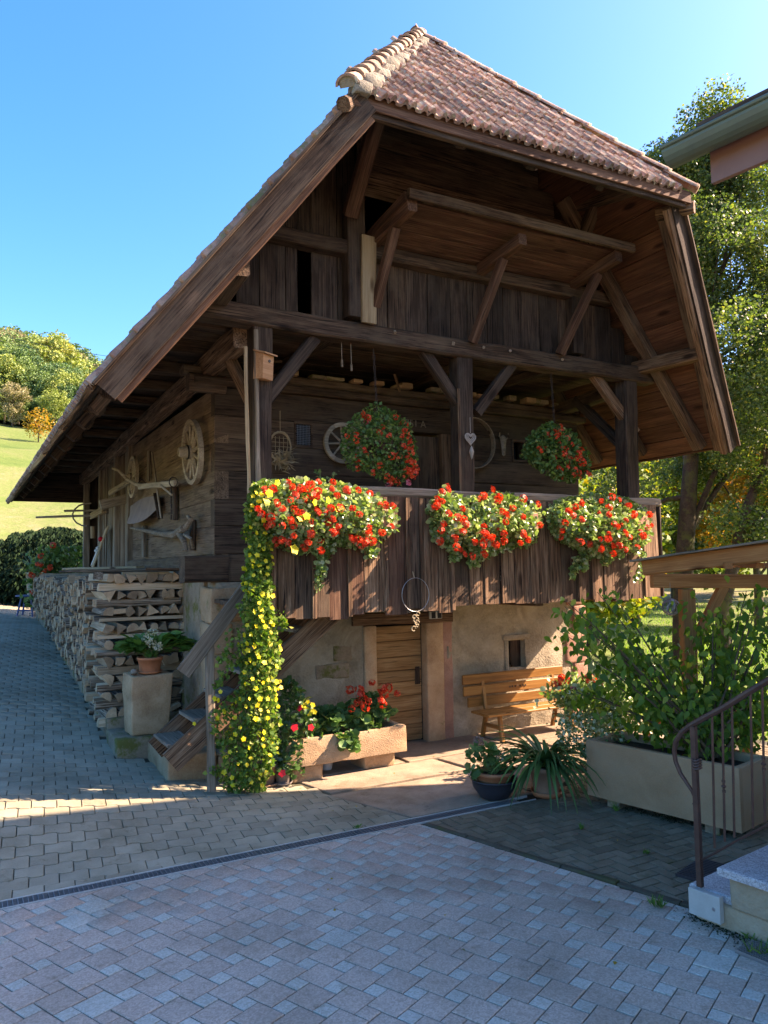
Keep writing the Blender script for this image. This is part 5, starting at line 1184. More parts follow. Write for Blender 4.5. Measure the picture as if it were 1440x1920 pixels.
# stone trough with geraniums on two blocks
stone('sandstone_block', .56, .90, -.86, -.50, -.01, .15, 'sand', None, BM, label='sandstone block supporting the left end of the geranium trough', cat='stone block', amp=.012)
stone('sandstone_block', 1.42, 1.80, -.80, -.45, -.01, .17, 'sand', None, BM, label='sandstone block supporting the right end of the geranium trough', cat='stone block', amp=.012)
tr = thing('stone_trough', 'rough hewn sandstone trough planted with red geraniums standing left of the cellar door', 'trough', BM @ T((1.18, -.70, .16)) @ Rz(.02))
stone('trough_wall', -.72, .70, -.22, -.15, .0, .28, 'trough', tr, amp=.022); stone('trough_wall', -.72, .70, .15, .22, .0, .28, 'trough', tr, amp=.02)
stone('trough_wall', .60, .70, -.215, .215, .0, .29, 'trough', tr, amp=.015); stone('trough_wall', -.72, -.62, -.215, .215, .0, .27, 'trough', tr, amp=.015)
mb = MB(); mb.box(-.63, .61, -.16, .16, .03, .22); mb.build('soil', 'soil', tr)
P = np.concatenate([clumpy(900, (.32, -.02, .42), (.34, .2, .17), 26, .09), clumpy(700, (-.15, .0, .38), (.30, .2, .14), 20, .09), clumpy(150, (-.05, -.25, .22), (.12, .06, .08), 6, .06)])
link('foliage', leaves('foliage', P, .085, 'round', up=.9), 'gera', tr)
TI = (BM @ T((1.18, -.70, .16)) @ Rz(.02)).inverted() @ BM
pts = [TI @ Vv(x, y, v) for x, y, v in ((698, 1280, -.8), (674, 1295, -.85), (655, 1293, -.8), (680, 1311, -.9), (669, 1318, -.9), (685, 1326, -.92), (659, 1329, -.9), (716, 1292, -.85), (727, 1289, -.8), (715, 1313, -.92), (718, 1321, -.92), (745, 1300, -.8), (720, 1300, -.86), (676, 1303, -.88), (688, 1316, -.9))]
heads(tr, pts, UMB, 1.25, out=(0, -1, .4))
pw = thing('white_pot', 'small white pot standing in the shade under the geranium trough', 'pot', BM @ T((1.08, -.55, .0))); pot('pot', .075, .13, 'white', pw, None)
# bench
bn = thing('garden_bench', 'varnished wooden bench with three backrest planks against the cellar wall', 'bench', BM @ T((4.03, -.34, 0)))
BZ = [Vv(870, 1268, -.14).z, Vv(880, 1327, -.2).z, Vv(905, 1342, -.55).z]
zt_, zb_, zs_ = .80, .385, .345
for k in range(3):
    z = zb_+.065+k*.143; x0 = -.86+(.06 if k == 0 else 0); beam('back_plank', (x0, .155+.012*k, z), (.80, .155+.012*k, z), .028, .125, 'bench', bn, jit=.0015, c=.01, segs=3)
for k in range(2): beam('seat_plank', (-.80, -.19+.19*k, zs_), (.84, -.19+.19*k, zs_), .185, .03, 'bench', bn, jit=.0015, c=.008, segs=3)
for x in (-.55, .62):
    beam('leg', (x-.02, -.24, .0), (x+.02, -.14, zs_-.015), .05, .05, 'bench', bn, up=(1, 0, 0), jit=.001, c=.006); beam('leg', (x, .2, .0), (x, .10, zs_-.015), .05, .05, 'bench', bn, up=(1, 0, 0), jit=.001, c=.006)
    beam('stretcher', (x, -.2, .16), (x, .17, .16), .03, .05, 'bench', bn, jit=.001, c=.004); beam('back_post', (x, .12, zs_), (x, .20, zt_-.02), .045, .04, 'bench', bn, up=(0, 1, 0), jit=.001, c=.004)
for x, y in ((-.04, 0), (.0, .012), (.04, 0), (-.09, .004), (.09, .004), (-.13, .0), (.13, .0)):
    mb = MB(); mb.lathe([(0, 0), (.014, 0), (.014, .002), (0, .002)], 8, T((x, .147, zb_+.208+y)) @ Rx(PI/2)); mb.build('painted_flower', 'dark' if abs(x) > .01 else 'pale', bn)
# terracotta pot in black bowl
c_ = G(933, 1508); pb_ = thing('potted_geranium', 'straggly geranium in terracotta pot set in a black bowl at the drain end', 'potted plant', W3((c_.x, c_.y+.2, .006)))
mb = MB(); mb.lathe([(0, 0), (.12, 0), (.135, .01), (.20, .10), (.215, .165), (.225, .17), (.22, .18), (.205, .17), (.19, .1), (0, .09)], 32); mb.build('bowl', 'anthracite', pb_, smooth=True)
pot('pot', .175, .15, 'terra', pb_, T((0, 0, .10)), taper=.8)
def sprig(parent, base, tips, r, mat='vstem', name='stems'):
    mb = MB()
    for t_ in tips:
        b = Vector(base)+Vector((R_.uniform(-.03, .03), R_.uniform(-.03, .03), 0)); t_ = Vector(t_); m_ = (b+t_)/2+Vector((0, 0, .25*(t_-b).length*.4))+Vector((R_.uniform(-.02, .02), R_.uniform(-.02, .02), 0)); mb.tube([b, b.lerp(m_, .5)+Vector((0, 0, .01)), m_, t_], [r, r*.9, r*.7, r*.4], 5, caps=False)
    return mb.build(name, mat, parent)
P = np.concatenate([blob(60, (-.10, -.02, .42), (.13, .12, .12), .6), blob(50, (.06, -.02, .36), (.16, .13, .10), .5), blob(16, (-.2, -.1, .26), (.05, .08, .1), .5)])
sprig(pb_, (0, 0, .22), P[::3], .005); link('foliage', leaves('foliage', P, NR.uniform(.05, .085, len(P)), 'round', up=1.2), 'gera', pb_)
P = blob(50, (-.13, 0, .53), (.06, .06, .04), .3); link('dry_flowers', leaves('dry_flowers', P, .02, 'quad'), 'leather', pb_)
P = NR.normal(0, 1, (120, 3))*arr(.05, .05, .02)+arr(.05, -.03, .38); link('dry_flowers', leaves('dry_flowers', P, .018, 'quad'), 'straw', pb_)
# agapanthus
c_ = G(1032, 1502); ag = thing('potted_agapanthus', 'large tub of long drooping dark green strap leaves beside the concrete trough', 'potted plant', W3((c_.x, c_.y+.17, .006)))
saucer(.15, .05, 'terra', ag, None); pot('pot', .155, .27, 'terra_old', ag, T((0, 0, .012)), rim=.03)
def straps(n, L0, L1, w, mat, parent, c, up0=1.2, spread=.35):
    V = []; F = []
    for i in range(n):
        a = R_.uniform(0, 2*PI); L = R_.uniform(L0, L1); el = R_.uniform(.5, 1.25) if up0 < 2 else R_.uniform(.65, 1.25); h = Vector((math.cos(a), math.sin(a), 0)); p = Vector(c)+h*R_.uniform(0, .05); sd = Vector((-h.y, h.x, 0)); d = h*math.cos(el)+Vector((0, 0, math.sin(el))); N = 8; b = len(V); g_ = R_.uniform(1.8, 3.0) if up0 < 2 else R_.uniform(3.2, 4.6); tw = R_.uniform(-.4, .4)
        for k in range(N+1):
            t_ = k/N; ww = w*(1-t_**2.5)*(.6+.4*min(1, t_*4))*R_.uniform(.96, 1.04); s_ = (sd+Vector((0, 0, tw*t_))).normalized(); V += [p-s_*ww, p+Vector((0, 0, -.25*ww)), p+s_*ww]
            d = (d+Vector((0, 0, -1))*g_/N*.55).normalized(); p = p+d*(L/N)
        for k in range(N):
            for q in (0, 1): F.append((b+3*k+q, b+3*k+q+1, b+3*k+4+q, b+3*k+3+q))
    return link('leaves', fast_mesh('leaves', np.array([tuple(v) for v in V]), np.array(F)), mat, parent)
straps(150, .48, .78, .0195, 'strap', ag, (0, 0, .27), 3.2)
# concrete trough on feet
c0, c1 = G(1102, 1490, .075), G(1391, 1563, .075); dx = (c1-c0); Lt = dx.length; dx.normalize(); dy = Vector((-dx.y, dx.x, 0))
if dy.y < 0: dy = -dy
CT = Matrix(((dx.x, dy.x, 0, c0.x), (dx.y, dy.y, 0, c0.y), (0, 0, 1, .075), (0, 0, 0, 1)))
ht = .50
ct = thing('concrete_trough', 'long brown cast concrete planting trough standing on low feet', 'trough', CT)
for a in ((0, Lt, 0, .055), (0, Lt, .50, .55)): mb = MB(); mb.box(a[0], a[1], a[2], a[3], 0, ht, c=.008); mb.build('long_side', 'concrete', ct)
for a in ((0.001, .055), (Lt-.055, Lt-.001)): mb = MB(); mb.box(a[0], a[1], .0555, .4995, 0, ht-.002, c=.006); mb.build('end_wall', 'concrete', ct)
mb = MB(); mb.box(.06, Lt-.06, .058, .497, .01, ht-.07); mb.build('soil', 'soil', ct)
for x in (.18, Lt-.32): mb = MB(); mb.box(x, x+.12, .04, .5, -.075, -.001); mb.build('foot', 'sandm', ct)
# ------------------------------------------------------------------ shrub growing from the trough
sh = thing('leafy_shrub', 'wide shrub with drooping pointed green leaves growing out of the concrete trough', 'shrub', W3(CT @ Vector((Lt*.74, .30, ht-.03))))
SB = CT @ Vector((Lt*.74, .30, ht-.03)); mb = MB(); tips = []
for i in range(38):
    px, py = R_.uniform(1045, 1500), R_.uniform(1105, 1370)
    if i < 4: px, py = [(1045, 1180), (1065, 1130), (1120, 1110), (1430, 1110)][i]
    t_ = D(px, py, R_.uniform(6.5, 7.9))-SB; a_0 = Vector((R_.uniform(-.08, .08), R_.uniform(-.05, .05), 0)); b = t_*.45+Vector((0, 0, .06)); pts = [a_0, a_0+t_*.2+Vector((0, 0, .05)), b, t_*.75+Vector((0, 0, .05)), t_]
    mb.tube(pts, [.014, .012, .009, .006, .003], 6, caps=False); tips.append(pts)
mb.build('branches', 'twig', sh); P = []; dr = []
for pts in tips:
    for k in range(88):
        s = R_.uniform(.9, 3.99); i = int(s); p = pts[i].lerp(pts[i+1], s-i)+Vector((R_.gauss(0, .11), R_.gauss(0, .11), R_.gauss(0, .08))); P.append(tuple(p)); dr.append((R_.gauss(0, .6), R_.gauss(0, .6), -.7+R_.gauss(0, .3)))
P = np.array(P); dr = np.array(dr); nz = np.array([[0, -.6, 1.]])+NR.normal(0, .5, (len(P), 3))
link('foliage', leaves('foliage', P, NR.uniform(.05, .10, len(P)), 'drop', mats_from(dr, nz)), 'shrub', sh)
# ivy, pots and geraniums behind the left end of the trough
iv = thing('variegated_ivy', 'cream edged variegated ivy spilling over the left end of the concrete trough', 'ivy', W3(CT @ Vector((.25, .25, ht-.04))))
o = CT @ Vector((.25, .25, ht-.04))
P = [D(R_.uniform(1045, 1170), R_.uniform(1340, 1410), R_.uniform(7.3, 7.8))-o for _ in range(900)]
for sx, y0, y1 in ((1112, 1390, 1470), (1104, 1390, 1440), (1130, 1390, 1430), (1172, 1390, 1410), (1098, 1385, 1420)):
    for k in range(70): t_ = R_.random(); P.append(D(sx+R_.gauss(0, 5), y0+(y1-y0)*t_, 7.38)-o)
P = np.array([tuple(p) for p in P]); link('foliage', leaves('foliage', P, NR.uniform(.03, .05, len(P)), 'fold', up=.5), 'varieg', iv)
pg = thing('flower_pot_group_plant', 'bright trailing white edged ivy with red geraniums in tall pot behind the trough', 'potted plant', W3((2.45, 8.45, 0)))
pot('pot', .17, .30, 'terra', pg, T((0, 0, .0))); o = Vector((2.45, 8.45, 0))
P = np.array([tuple(D(R_.gauss(1135, 34), R_.gauss(1335, 30), R_.uniform(8.1, 8.7))-o) for _ in range(2600)]); P = P[P[:, 2] > .03]; link('foliage', leaves('foliage', P, NR.uniform(.035, .06, len(P)), 'fold', up=.6), 'varieg', pg)
P = np.array([tuple(D(R_.gauss(1080, 22), R_.gauss(1300, 14), R_.uniform(8.2, 8.6))-o) for _ in range(500)]); link('foliage', leaves('foliage', P, .06, 'round', up=.6), 'ivyg', pg)
heads(pg, [tuple(D(x, y, 8.25)-o) for x, y in ((1055, 1272), (1062, 1276), (1098, 1274), (1106, 1271), (1115, 1277), (1122, 1285), (1045, 1280))], UMB, 1.1, out=(0, -1, .5)); heads(pg, [tuple(D(x, y, 8.25)-o) for x, y in ((1075, 1292), (1118, 1290), (1250, 1318))], [UMBP], .9, out=(0, -1, .5))
fb = thing('flower_box', 'row of orange terracotta boxes standing beyond the shrub under the pergola', 'planter', W3((3.35, 8.9, .35)))
for k in range(2): mb = MB(); mb.box(-.35+k*.55, .12+k*.55, -.09, .09, .0, .17, c=.01); mb.build('terracotta_box', 'terra', fb)
mb = MB(); mb.box(-.5, .9, -.14, .14, -.06, -.005); mb.box(-.4, -.34, -.1, .1, -.36, -.06); mb.box(.7, .76, -.1, .1, -.36, -.06); mb.build('shelf', 'pergola', fb)
# ------------------------------------------------------------------ pergola
pe = thing('pergola', 'brown timber pergola beams on a post with diagonal braces beyond the shrub', 'pergola')
def PB(name, a, b, ya, yb, w, h, up=(0, 0, 1), mat='pergola', **kw): return beam(name, D(*a, ya), D(*b, yb), w, h, mat, pe, up, **kw)
PB('rafter_beam', (1208, 1064), (1480, 1030), 7.6, 6.6, .09, .16, c=.012, segs=6)
PB('cover_board', (1190, 1052), (1480, 1009), 7.58, 6.58, .22, .02, mat='greywood', c=.004)
PB('purlin_beam', (1222, 1089), (1500, 1090), 8.05, 8.05, .11, .145, c=.008)
PB('post', (1287, 1105), (1297, 1380), 8.05, 8.05, .13, .13, up=(0, 1, 0), c=.008)
PB('brace', (1356, 1100), (1298, 1215), 8.05, 8.05, .09, .10, up=(0, 1, 0), c=.006)
for k in range(6): a = D(1340+k*52, 1078, 7.9); beam('roof_lath', a+Vector((-.3, -1.0, .10)), a+Vector((.18, .6, .10)), .07, .05, 'pergola', pe, c=.004)
# a small hanging grey ball under the pergola
pb2 = thing('wicker_ball', 'grey wicker ball hanging from the pergola corner', 'ornament', W3(D(1258, 1138, 7.95)))
mb = MB()
for k in range(9):
    m = Matrix.Rotation(R_.uniform(0, 3), 4, 'X') @ Matrix.Rotation(R_.uniform(0, 3), 4, 'Y'); mb.tube([m @ Vector((math.cos(a)*.085, math.sin(a)*.085, 0)) for a in np.linspace(0, 2*PI, 20)[:-1]], .006, 4, closed=True)
mb.build('wicker', 'galv', pb2); mb = MB(); mb.tube([(0, 0, .08), (0, 0, .25)], .002, 4); mb.build('string', 'galv', pb2)
# ------------------------------------------------------------------ flowers at the gallery
def inp(x, y, P): return inpoly(x, y, P)
def mass(poly, n, v0, bulge, seed=0):
    xs = [p[0] for p in poly]; ys = [p[1] for p in poly]; cx, cy = sum(xs)/len(xs), sum(ys)/len(ys); out = []
    while len(out) < n:
        x, y = R_.uniform(min(xs), max(xs)), R_.uniform(min(ys), max(ys))
        if not inp(x, y, poly): continue
        # distance to the outline, as the room to bulge
        d = min(math.hypot(x-(a[0]+(b[0]-a[0])*t_), y-(a[1]+(b[1]-a[1])*t_)) for a, b in zip(poly, poly[1:]+poly[:1]) for t_ in (0, .25, .5, .75))
        k = min(1, d/45.)**.6; lump = .06*noise.noise(Vector((x*.035+seed, y*.035, 1)))
        s = R_.random()**.45; out.append(Vv(x, y, v0-(bulge*k)*s-lump*s))
    return out
def strand(x, y0, y1, v, n, w=4): return [Vv(x+R_.gauss(0, w)+6*math.sin((y0+(y1-y0)*i/n)*.05), y0+(y1-y0)*i/n, v+R_.gauss(0, .02)) for i in range(n)]
def spaced(pts, n, dmin):
    out = []; R_.shuffle(pts)
    for p in pts:
        if all((p-q).length > dmin for q in out): out.append(p)
        if len(out) >= n: break
    return out
PL = [
 ('left gallery geranium box with the widest mass of red flowers tangled with yellow blooms', [(472, 925), (492, 902), (560, 898), (640, 905), (700, 922), (742, 955), (744, 990), (716, 1008), (690, 1035), (640, 1024), (610, 1038), (560, 1036), (520, 1025), (490, 995), (468, 965)], 3300, 72, [(604, 1030, 1108), (598, 1035, 1075), (690, 1030, 1045)]),
 ('middle gallery geranium box full of red flowers below the middle post', [(805, 945), (832, 912), (870, 935), (905, 928), (930, 922), (985, 935), (1012, 948), (1016, 985), (1003, 1020), (960, 1030), (900, 1050), (850, 1040), (812, 1010), (804, 975)], 2900, 50, [(883, 1045, 1062), (848, 1035, 1050)]),
 ('right gallery geranium box of red flowers at the end of the hand rail', [(1022, 960), (1045, 938), (1100, 926), (1165, 932), (1215, 955), (1221, 1000), (1203, 1032), (1160, 1045), (1110, 1045), (1060, 1020), (1035, 1005)], 2700, 46, [(1078, 1045, 1085), (1092, 1040, 1070), (1200, 1035, 1092), (1133, 1040, 1060)])]
for k, (lab, poly, n, nf, strands) in enumerate(PL):
    c = Vv(sum(p[0] for p in poly)/len(poly), 985, -1.50); u0 = Vv(poly[0][0]+25, 985, -1.5).x; u1 = max(Vv(p[0], 985, -1.5).x for p in poly)-.12
    t_ = thing('geranium_box', lab, 'flower box', BM @ T((c.x, -1.50, 2.62)), 'geranium boxes along the gallery rail'); I = T((-c.x, 1.50, -2.62))
    mb = MB(); mb.box(u0-c.x, u1-c.x, -.08, .08, -.02, .16, c=.01); mb.build('box', 'terra_old', t_)
    pts = mass(poly, n, -1.44, .34, k*9)
    for s in strands: pts += strand(s[0], s[1], s[2], -1.50, 70)
    P = np.array([tuple(I @ p) for p in pts]); link('foliage', leaves('foliage', P, NR.uniform(.032, .066, len(P)), 'round', up=.5), 'ivyg', t_)
    cand = [I @ p for p in mass(poly, nf*6, -1.56, .34, k*9)]; cand = [p for p in cand]
    fl = spaced(cand, nf, .055); heads(t_, [p+Vector((0, -.04, 0)) for p in fl], UMB, 1.02, out=(.25, -1, .35))
    if k == 0: heads(t_, [I @ Vv(x, y, -1.82) for x, y in ((575, 968), (562, 972), (638, 951), (630, 955), (615, 938), (590, 942), (520, 905), (505, 925), (500, 940), (552, 1030))], [DAI], 1.5, 'yellow_flower', out=(.2, -1, .3))
    if k == 1: heads(t_, [I @ Vv(x, y, -1.52) for x, y in ((838, 912), (923, 918), (935, 930))], UMB, 1.0, out=(.2, -1, .4))
# white sage like stems over the left box
t_ = thing('grey_leaved_plant', 'slender grey leaved stems rising above the left geranium box', 'plant', BM @ T((.85, -1.42, 2.85))); mb = MB(); P = []
for (x0, y0, x1, y1) in ((598, 930, 600, 883), (612, 930, 628, 885), (590, 930, 583, 905), (605, 925, 612, 895)):
    a, b = Vv(x0, y0, -1.42)-Vector((.85, -1.42, 2.85)), Vv(x1, y1, -1.40)-Vector((.85, -1.42, 2.85)); mb.tube([a, (a+b)/2+Vector((.01, 0, 0)), b], .004, 5); P += [tuple(a.lerp(b, i/22)+Vector((R_.gauss(0, .018), R_.gauss(0, .015), 0))) for i in range(23)]
mb.build('stems', 'vstem', t_); link('foliage', leaves('foliage', np.array(P), .045, 'fold', up=.4), 'varieg', t_)
# hanging baskets
BK = [('big round hanging basket of dark geranium foliage with scattered scarlet flowers, left one', [(690, 762), (702, 755), (732, 770), (768, 795), (783, 845), (778, 885), (750, 912), (725, 905), (690, 885), (655, 880), (640, 845), (640, 812), (662, 785)], (700, 655), 2600, 34, .30),
      ('smaller hanging geranium basket on the right, sunlit on its right lower side', [(1012, 800), (1035, 790), (1075, 812), (1104, 850), (1107, 885), (1068, 905), (1040, 898), (1010, 882), (978, 852), (988, 822)], (1033, 700), 2300, 34, .26)]
for k, (lab, poly, ch, n, nf, dep) in enumerate(BK):
    cx, cy = sum(p[0] for p in poly)/len(poly), sum(p[1] for p in poly)/len(poly); c = Vv(cx, cy, -1.22); t_ = thing('hanging_basket', lab, 'hanging basket', BM @ T(c), 'hanging geranium baskets under the main beam'); I = T(-c)
    pts = []
    for p in mass(poly, n, 0, 0): 
        q = Vv(*0*[0], 0) if False else p; r = math.hypot((p.x-Vv(cx, cy, 0).x)/.55, (p.z-Vv(cx, cy, 0).z)/.5); d = dep*math.sqrt(max(0.05, 1-min(1, r)**2)); s = R_.choice([-1, 1])*d*R_.random()**.35
        # the same outline, at the hanging plane
        o_ = BI @ CAMO; dir_ = p-o_; v = -1.22+s; pts.append(o_+dir_*((v-o_.y)/dir_.y))
    P = np.array([tuple(I @ p) for p in pts]); link('foliage', leaves('foliage', P, NR.uniform(.03, .055, len(P)), 'fold' if k == 0 else 'round', up=.4), 'gera', t_)
    fr_ = sorted(pts, key=lambda p: p.y)[:len(pts)//2]; fl = spaced(fr_, nf, .06)
    if k == 1: fl = [p for p in fl if p.x > c.x-.2 or R_.random() < .4]
    if k == 0: fl += [Vv(x, y, -1.40) for x, y in ((772, 868), (778, 880), (766, 885), (772, 893), (758, 885), (768, 848), (763, 822), (760, 812), (775, 888), (768, 872))]
    if k == 1: fl += [Vv(x, y, -1.45) for x, y in ((1082, 850), (1086, 858), (1090, 866), (1080, 862), (1085, 845), (1093, 872), (1076, 880), (1102, 892))]
    heads(t_, [I @ (p+Vector((0, -.03, 0))) for p in fl], UMBS, .98, 'flower_head', out=(.2, -1, .2))
    if k == 0: heads(t_, [I @ Vv(x, y, -1.3) for x, y in ((728, 908), (765, 905), (686, 792))], [UMBP], .9, 'pink_flower_head', out=(0, -1, -.2))
    mb = MB(); top = I @ Vv(*ch, -1.22); b0 = Vector((0, 0, .22)); nL = 14
    for i in range(nL):
        q = b0.lerp(top, (i+.5)/nL); L = (top-b0).length/nL; m = T(q) @ Rz(i*PI/2); mb.tube([m @ Vector((math.cos(a)*.012, 0, math.sin(a)*L*.6)) for a in np.linspace(0, 2*PI, 8)[:-1]], .004, 4, closed=True)
    mb.build('chain', 'rust', t_); mb = MB(); mb.lathe([(0, -.16), (.10, -.14), (.15, -.02), (.155, .0), (.14, -.01), (.0, -.02)], 18); mb.build('basket', 'dark', t_)
# ------------------------------------------------------------------ yellow flowered creeper
cr = thing('yellow_flowered_creeper', 'tall curtain of creeper with small yellow flowers hanging from the gallery post to the ground', 'creeper', BM @ T((.1, -.95, 0))); I = T((-.1, .95, 0)); pts = []
def col(y):
    return np.interp(y, [905, 960, 1050, 1100, 1150, 1250, 1330, 1400, 1450, 1482], [488, 486, 487, 483, 487, 486, 480, 472, 468, 462]), np.interp(y, [905, 960, 1050, 1100, 1180, 1250, 1330, 1400, 1450, 1482], [12, 24, 26, 27, 33, 38, 43, 49, 46, 34]), np.interp(y, [905, 1130, 1480], [-1.46, -1.44, -.98])
for i in range(6000):
    y = R_.uniform(905, 1484); c_, w, v = col(y); s = R_.uniform(-1, 1); s = s*abs(s)**.15; k = math.sqrt(max(0, 1-s*s)); x = c_+s*w*(1+.45*noise.noise(Vector((y*.035, 4, s*1.5)))); pts.append(Vv(x, y, v-.20*k*R_.random()**.5-.05*noise.noise(Vector((x*.05, y*.03, 0)))))
for (x0, y0, x1, y1) in ((400, 1290, 440, 1240), (398, 1330, 430, 1420), (415, 1240, 445, 1180), (535, 1180, 520, 1150), (430, 1300, 405, 1375), (395, 1440, 440, 1470)):
    for i in range(60): t_ = R_.random(); x, y = x0+(x1-x0)*t_+R_.gauss(0, 6), y0+(y1-y0)*t_+R_.gauss(0, 5); pts.append(Vv(x, y, col(y)[2]-.05))
P = np.array([tuple(I @ p) for p in pts]); P = P[P[:, 2] > .01]; link('foliage', leaves('foliage', P, NR.uniform(.026, .056, len(P)), 'fold', up=.3, asp=1.25), 'vine', cr)
fl = []
for i in range(900):
    y = R_.uniform(925, 1478); c_, w, v = col(y); s = R_.uniform(-1.15, 1.1); fl.append(Vv(c_+s*w, y, v-.20*math.sqrt(max(0, 1-min(1, s*s)))-.02))
fl = [p for p in fl if noise.noise(p*5) > -.12 or R_.random() < .3]; fl = spaced(fl, 135, .045)+[Vv(x, y, col(y)[2]-.08) for x, y in ((413, 1297), (409, 1313), (420, 1334), (408, 1346), (364, 1357), (432, 1362), (436, 1378), (437, 1455), (420, 1448), (402, 1310))]
heads(cr, [I @ p for p in fl if p.z > .02], [DAI], .88, 'yellow_flower', out=(.3, -1, .35))
mb = MB()
for i in range(16):
    pp = []
    for y in np.linspace(920, 1478, 12): c_, w, v = col(y); pp.append(I @ Vv(c_+w*.8*math.sin(i*2.3+y*.004), y, v-.02*(i % 3)))
    mb.tube(pp, .004, 4, caps=False)
mb.build('stems', 'vstem', cr)
# pots at the foot of the creeper
def potted(name, label, px, py, r, h, mat, sa=True, dy=.0, taper=.72, z=0.005):
    c = G(px, py, z); t_ = thing(name, label, 'potted plant' if 'plant' in name or 'mandevilla' in name else 'pot', W3((c.x, c.y+dy, z)))
    if sa: saucer(r*1.25, .03, mat, t_, None)
    pot('pot', r, h, mat, t_, T((0, 0, .012 if sa else 0)), taper=taper); return t_, Vector((c.x, c.y+dy, z))
potted('terracotta_pot', 'large broken terracotta pot at the foot of the yellow creeper', 490, 1476, .155, .20, 'terra_old', True, .12)
potted('terracotta_pot', 'orange terracotta pot half hidden by the creeper behind the broken pot', 492, 1452, .14, .33, 'terra', False, .22)
t_, o = potted('mandevilla_plant', 'glossy leaved plant with crimson flowers in a grey pot beside the trough block', 528, 1474, .085, .17, 'greypot', True, .08)
o2 = o; P = []
for i in range(620):
    y = R_.uniform(1275, 1462); w = np.interp(y, [1275, 1320, 1360, 1400, 1462], [14, 34, 38, 26, 22]); cx = np.interp(y, [1275, 1320, 1360, 1400, 1462], [535, 548, 556, 540, 548]); P.append(tuple(D(cx+R_.uniform(-1, 1)*w, y, o.y+R_.uniform(-.16, .12))-o))
P = np.array(P); P = P[P[:, 2] > .1]; link('foliage', leaves('foliage', P, NR.uniform(.05, .085, len(P)), 'oval', up=.5), 'dark_leaf', t_)
sprig(t_, (0, 0, .17), P[::12], .004)
CRM = daisy_mesh('crimson_flower', .042); CRM.materials.append(M['crimson'])
heads(t_, [tuple(D(x, y, o.y-.17)-o) for x, y in ((552, 1364), (583, 1364), (562, 1328), (529, 1450))], [CRM], 1.0, 'crimson_flower', out=(0, -1, .2)); heads(t_, [tuple(D(x, y, o.y-.1)-o) for x, y in ((569, 1322), (577, 1316), (586, 1322), (586, 1332), (590, 1335), (580, 1338), (574, 1330))], [DAI], 1.1, 'yellow_flower', out=(0, -1, .3))
tp, o = potted('hoop_pot_plant', 'small beige glazed pot with two wire hoops standing left of the creeper', 408, 1440, .088, .16, 'cream', False, .05, z=.13)
stone('rough_stone', -.12, .05, -.62, -.50, .0, .125, 'sand', None, BM, label='small stone carrying the beige pot with wire hoops', cat='stone', amp=.012)
for dx, a0 in ((-.02, .2), (.05, -.25)):
    mb = MB(); mb.tube([(dx+math.cos(a)*.12, math.sin(a0)*math.cos(a)*.05, .26+math.sin(a)*.12) for a in np.linspace(0, 2*PI, 26)[:-1]], .003, 5, closed=True); mb.build('wire_hoop', 'galv', tp)
P = blob(26, (0, 0, .24), (.07, .05, .07), .3); link('foliage', leaves('foliage', P, .05, 'oval', up=.5), 'vine', tp)
# hydrangea on the pedestal
c = Vector((ped.x+.02, ped.y-.05, 1.035)); hy = thing('potted_hydrangea', 'hydrangea with broad leaves and faded cream blooms in orange pot on pedestal', 'potted plant', BM @ T(c)); saucer(.145, .025, 'terra', hy, None); pot('pot', .135, .17, 'terra', hy, T((0, 0, .01)), taper=.8)
P = np.concatenate([clumpy(90, (-.20, 0, .30), (.14, .14, .08), 8, .06), clumpy(120, (.22, 0, .30), (.20, .16, .09), 10, .07), clumpy(60, (0, .05, .28), (.15, .12, .07), 6, .06)]); d = P-arr(0, 0, .14); d[:, 2] *= .35
link('foliage', leaves('foliage', P, NR.uniform(.10, .155, len(P)), 'big', mats_from(d+NR.normal(0, .06, P.shape), arr(0, -.15, 1)+NR.normal(0, .3, P.shape))), 'hyd', hy); sprig(hy, (0, 0, .15), P[::14], .006)
for q in ((.0, -.10, .34), (-.06, -.12, .40), (.05, -.16, .30), (.02, -.04, .46)):
    P = blob(60, q, (.055, .05, .045), .8); link('flower_head', leaves('flower_head', P, .024, 'quad', up=.6), 'creamf', hy)
pt = thing('glass_jar', 'small pale round stone beside the hydrangea pot on the pedestal', 'stone', BM @ T((ped.x-.17, ped.y-.12, 1.03))); mb = MB(); mb.lathe([(0, 0), (.035, .005), (.042, .03), (.03, .062), (0, .07)], 12); mb.build('stone', 'rail', pt, smooth=True); pt.name = 'round_stone'
# rear corner: stool with pot, geranium, hedge
h = GH(52, 1156); sx = 17.5/17.5; stl = thing('blue_stool', 'small blue painted wooden stool before the dark hedge', 'stool', W3(h)); dd = h.y/1440
w = 42*dd; hh = 40*dd
mb = MB(); mb.lathe([(0, hh-.03), (w*.52, hh-.03), (w*.52, hh), (0, hh)], 20); mb.build('seat', 'bluepaint', stl)
for a in (0.6, 2.5, 3.8, 5.6): mb = MB(); mb.tube([(math.cos(a)*w*.45, math.sin(a)*w*.45, 0), (math.cos(a)*w*.26, math.sin(a)*w*.26, hh-.03)], .022, 6); mb.build('leg', 'bluepaint', stl)
mb = MB(); mb.tube([(-w*.36, -.12, hh*.3), (w*.36, -.12, hh*.3)], .018, 6); mb.build('stretcher', 'bluepaint', stl)
sp_ = thing('potted_spider_plant', 'arching grassy plant in a cream pot standing on the blue stool', 'potted plant', W3(h+Vector((.12, 0, hh)))); r = 14*dd; pot('pot', r*1.0, 42*dd, 'cream', sp_, None); straps(110, .35, .8, .012, 'strap', sp_, (0, 0, 42*dd))
h = GH(80, 1162); dd = h.y/1440; gp = thing('potted_geranium', 'tall geranium in terracotta pot with red flowers at the far end of the stack', 'potted plant', W3(h)); pot('pot', 15*dd, 32*dd, 'terra_old', gp, None)
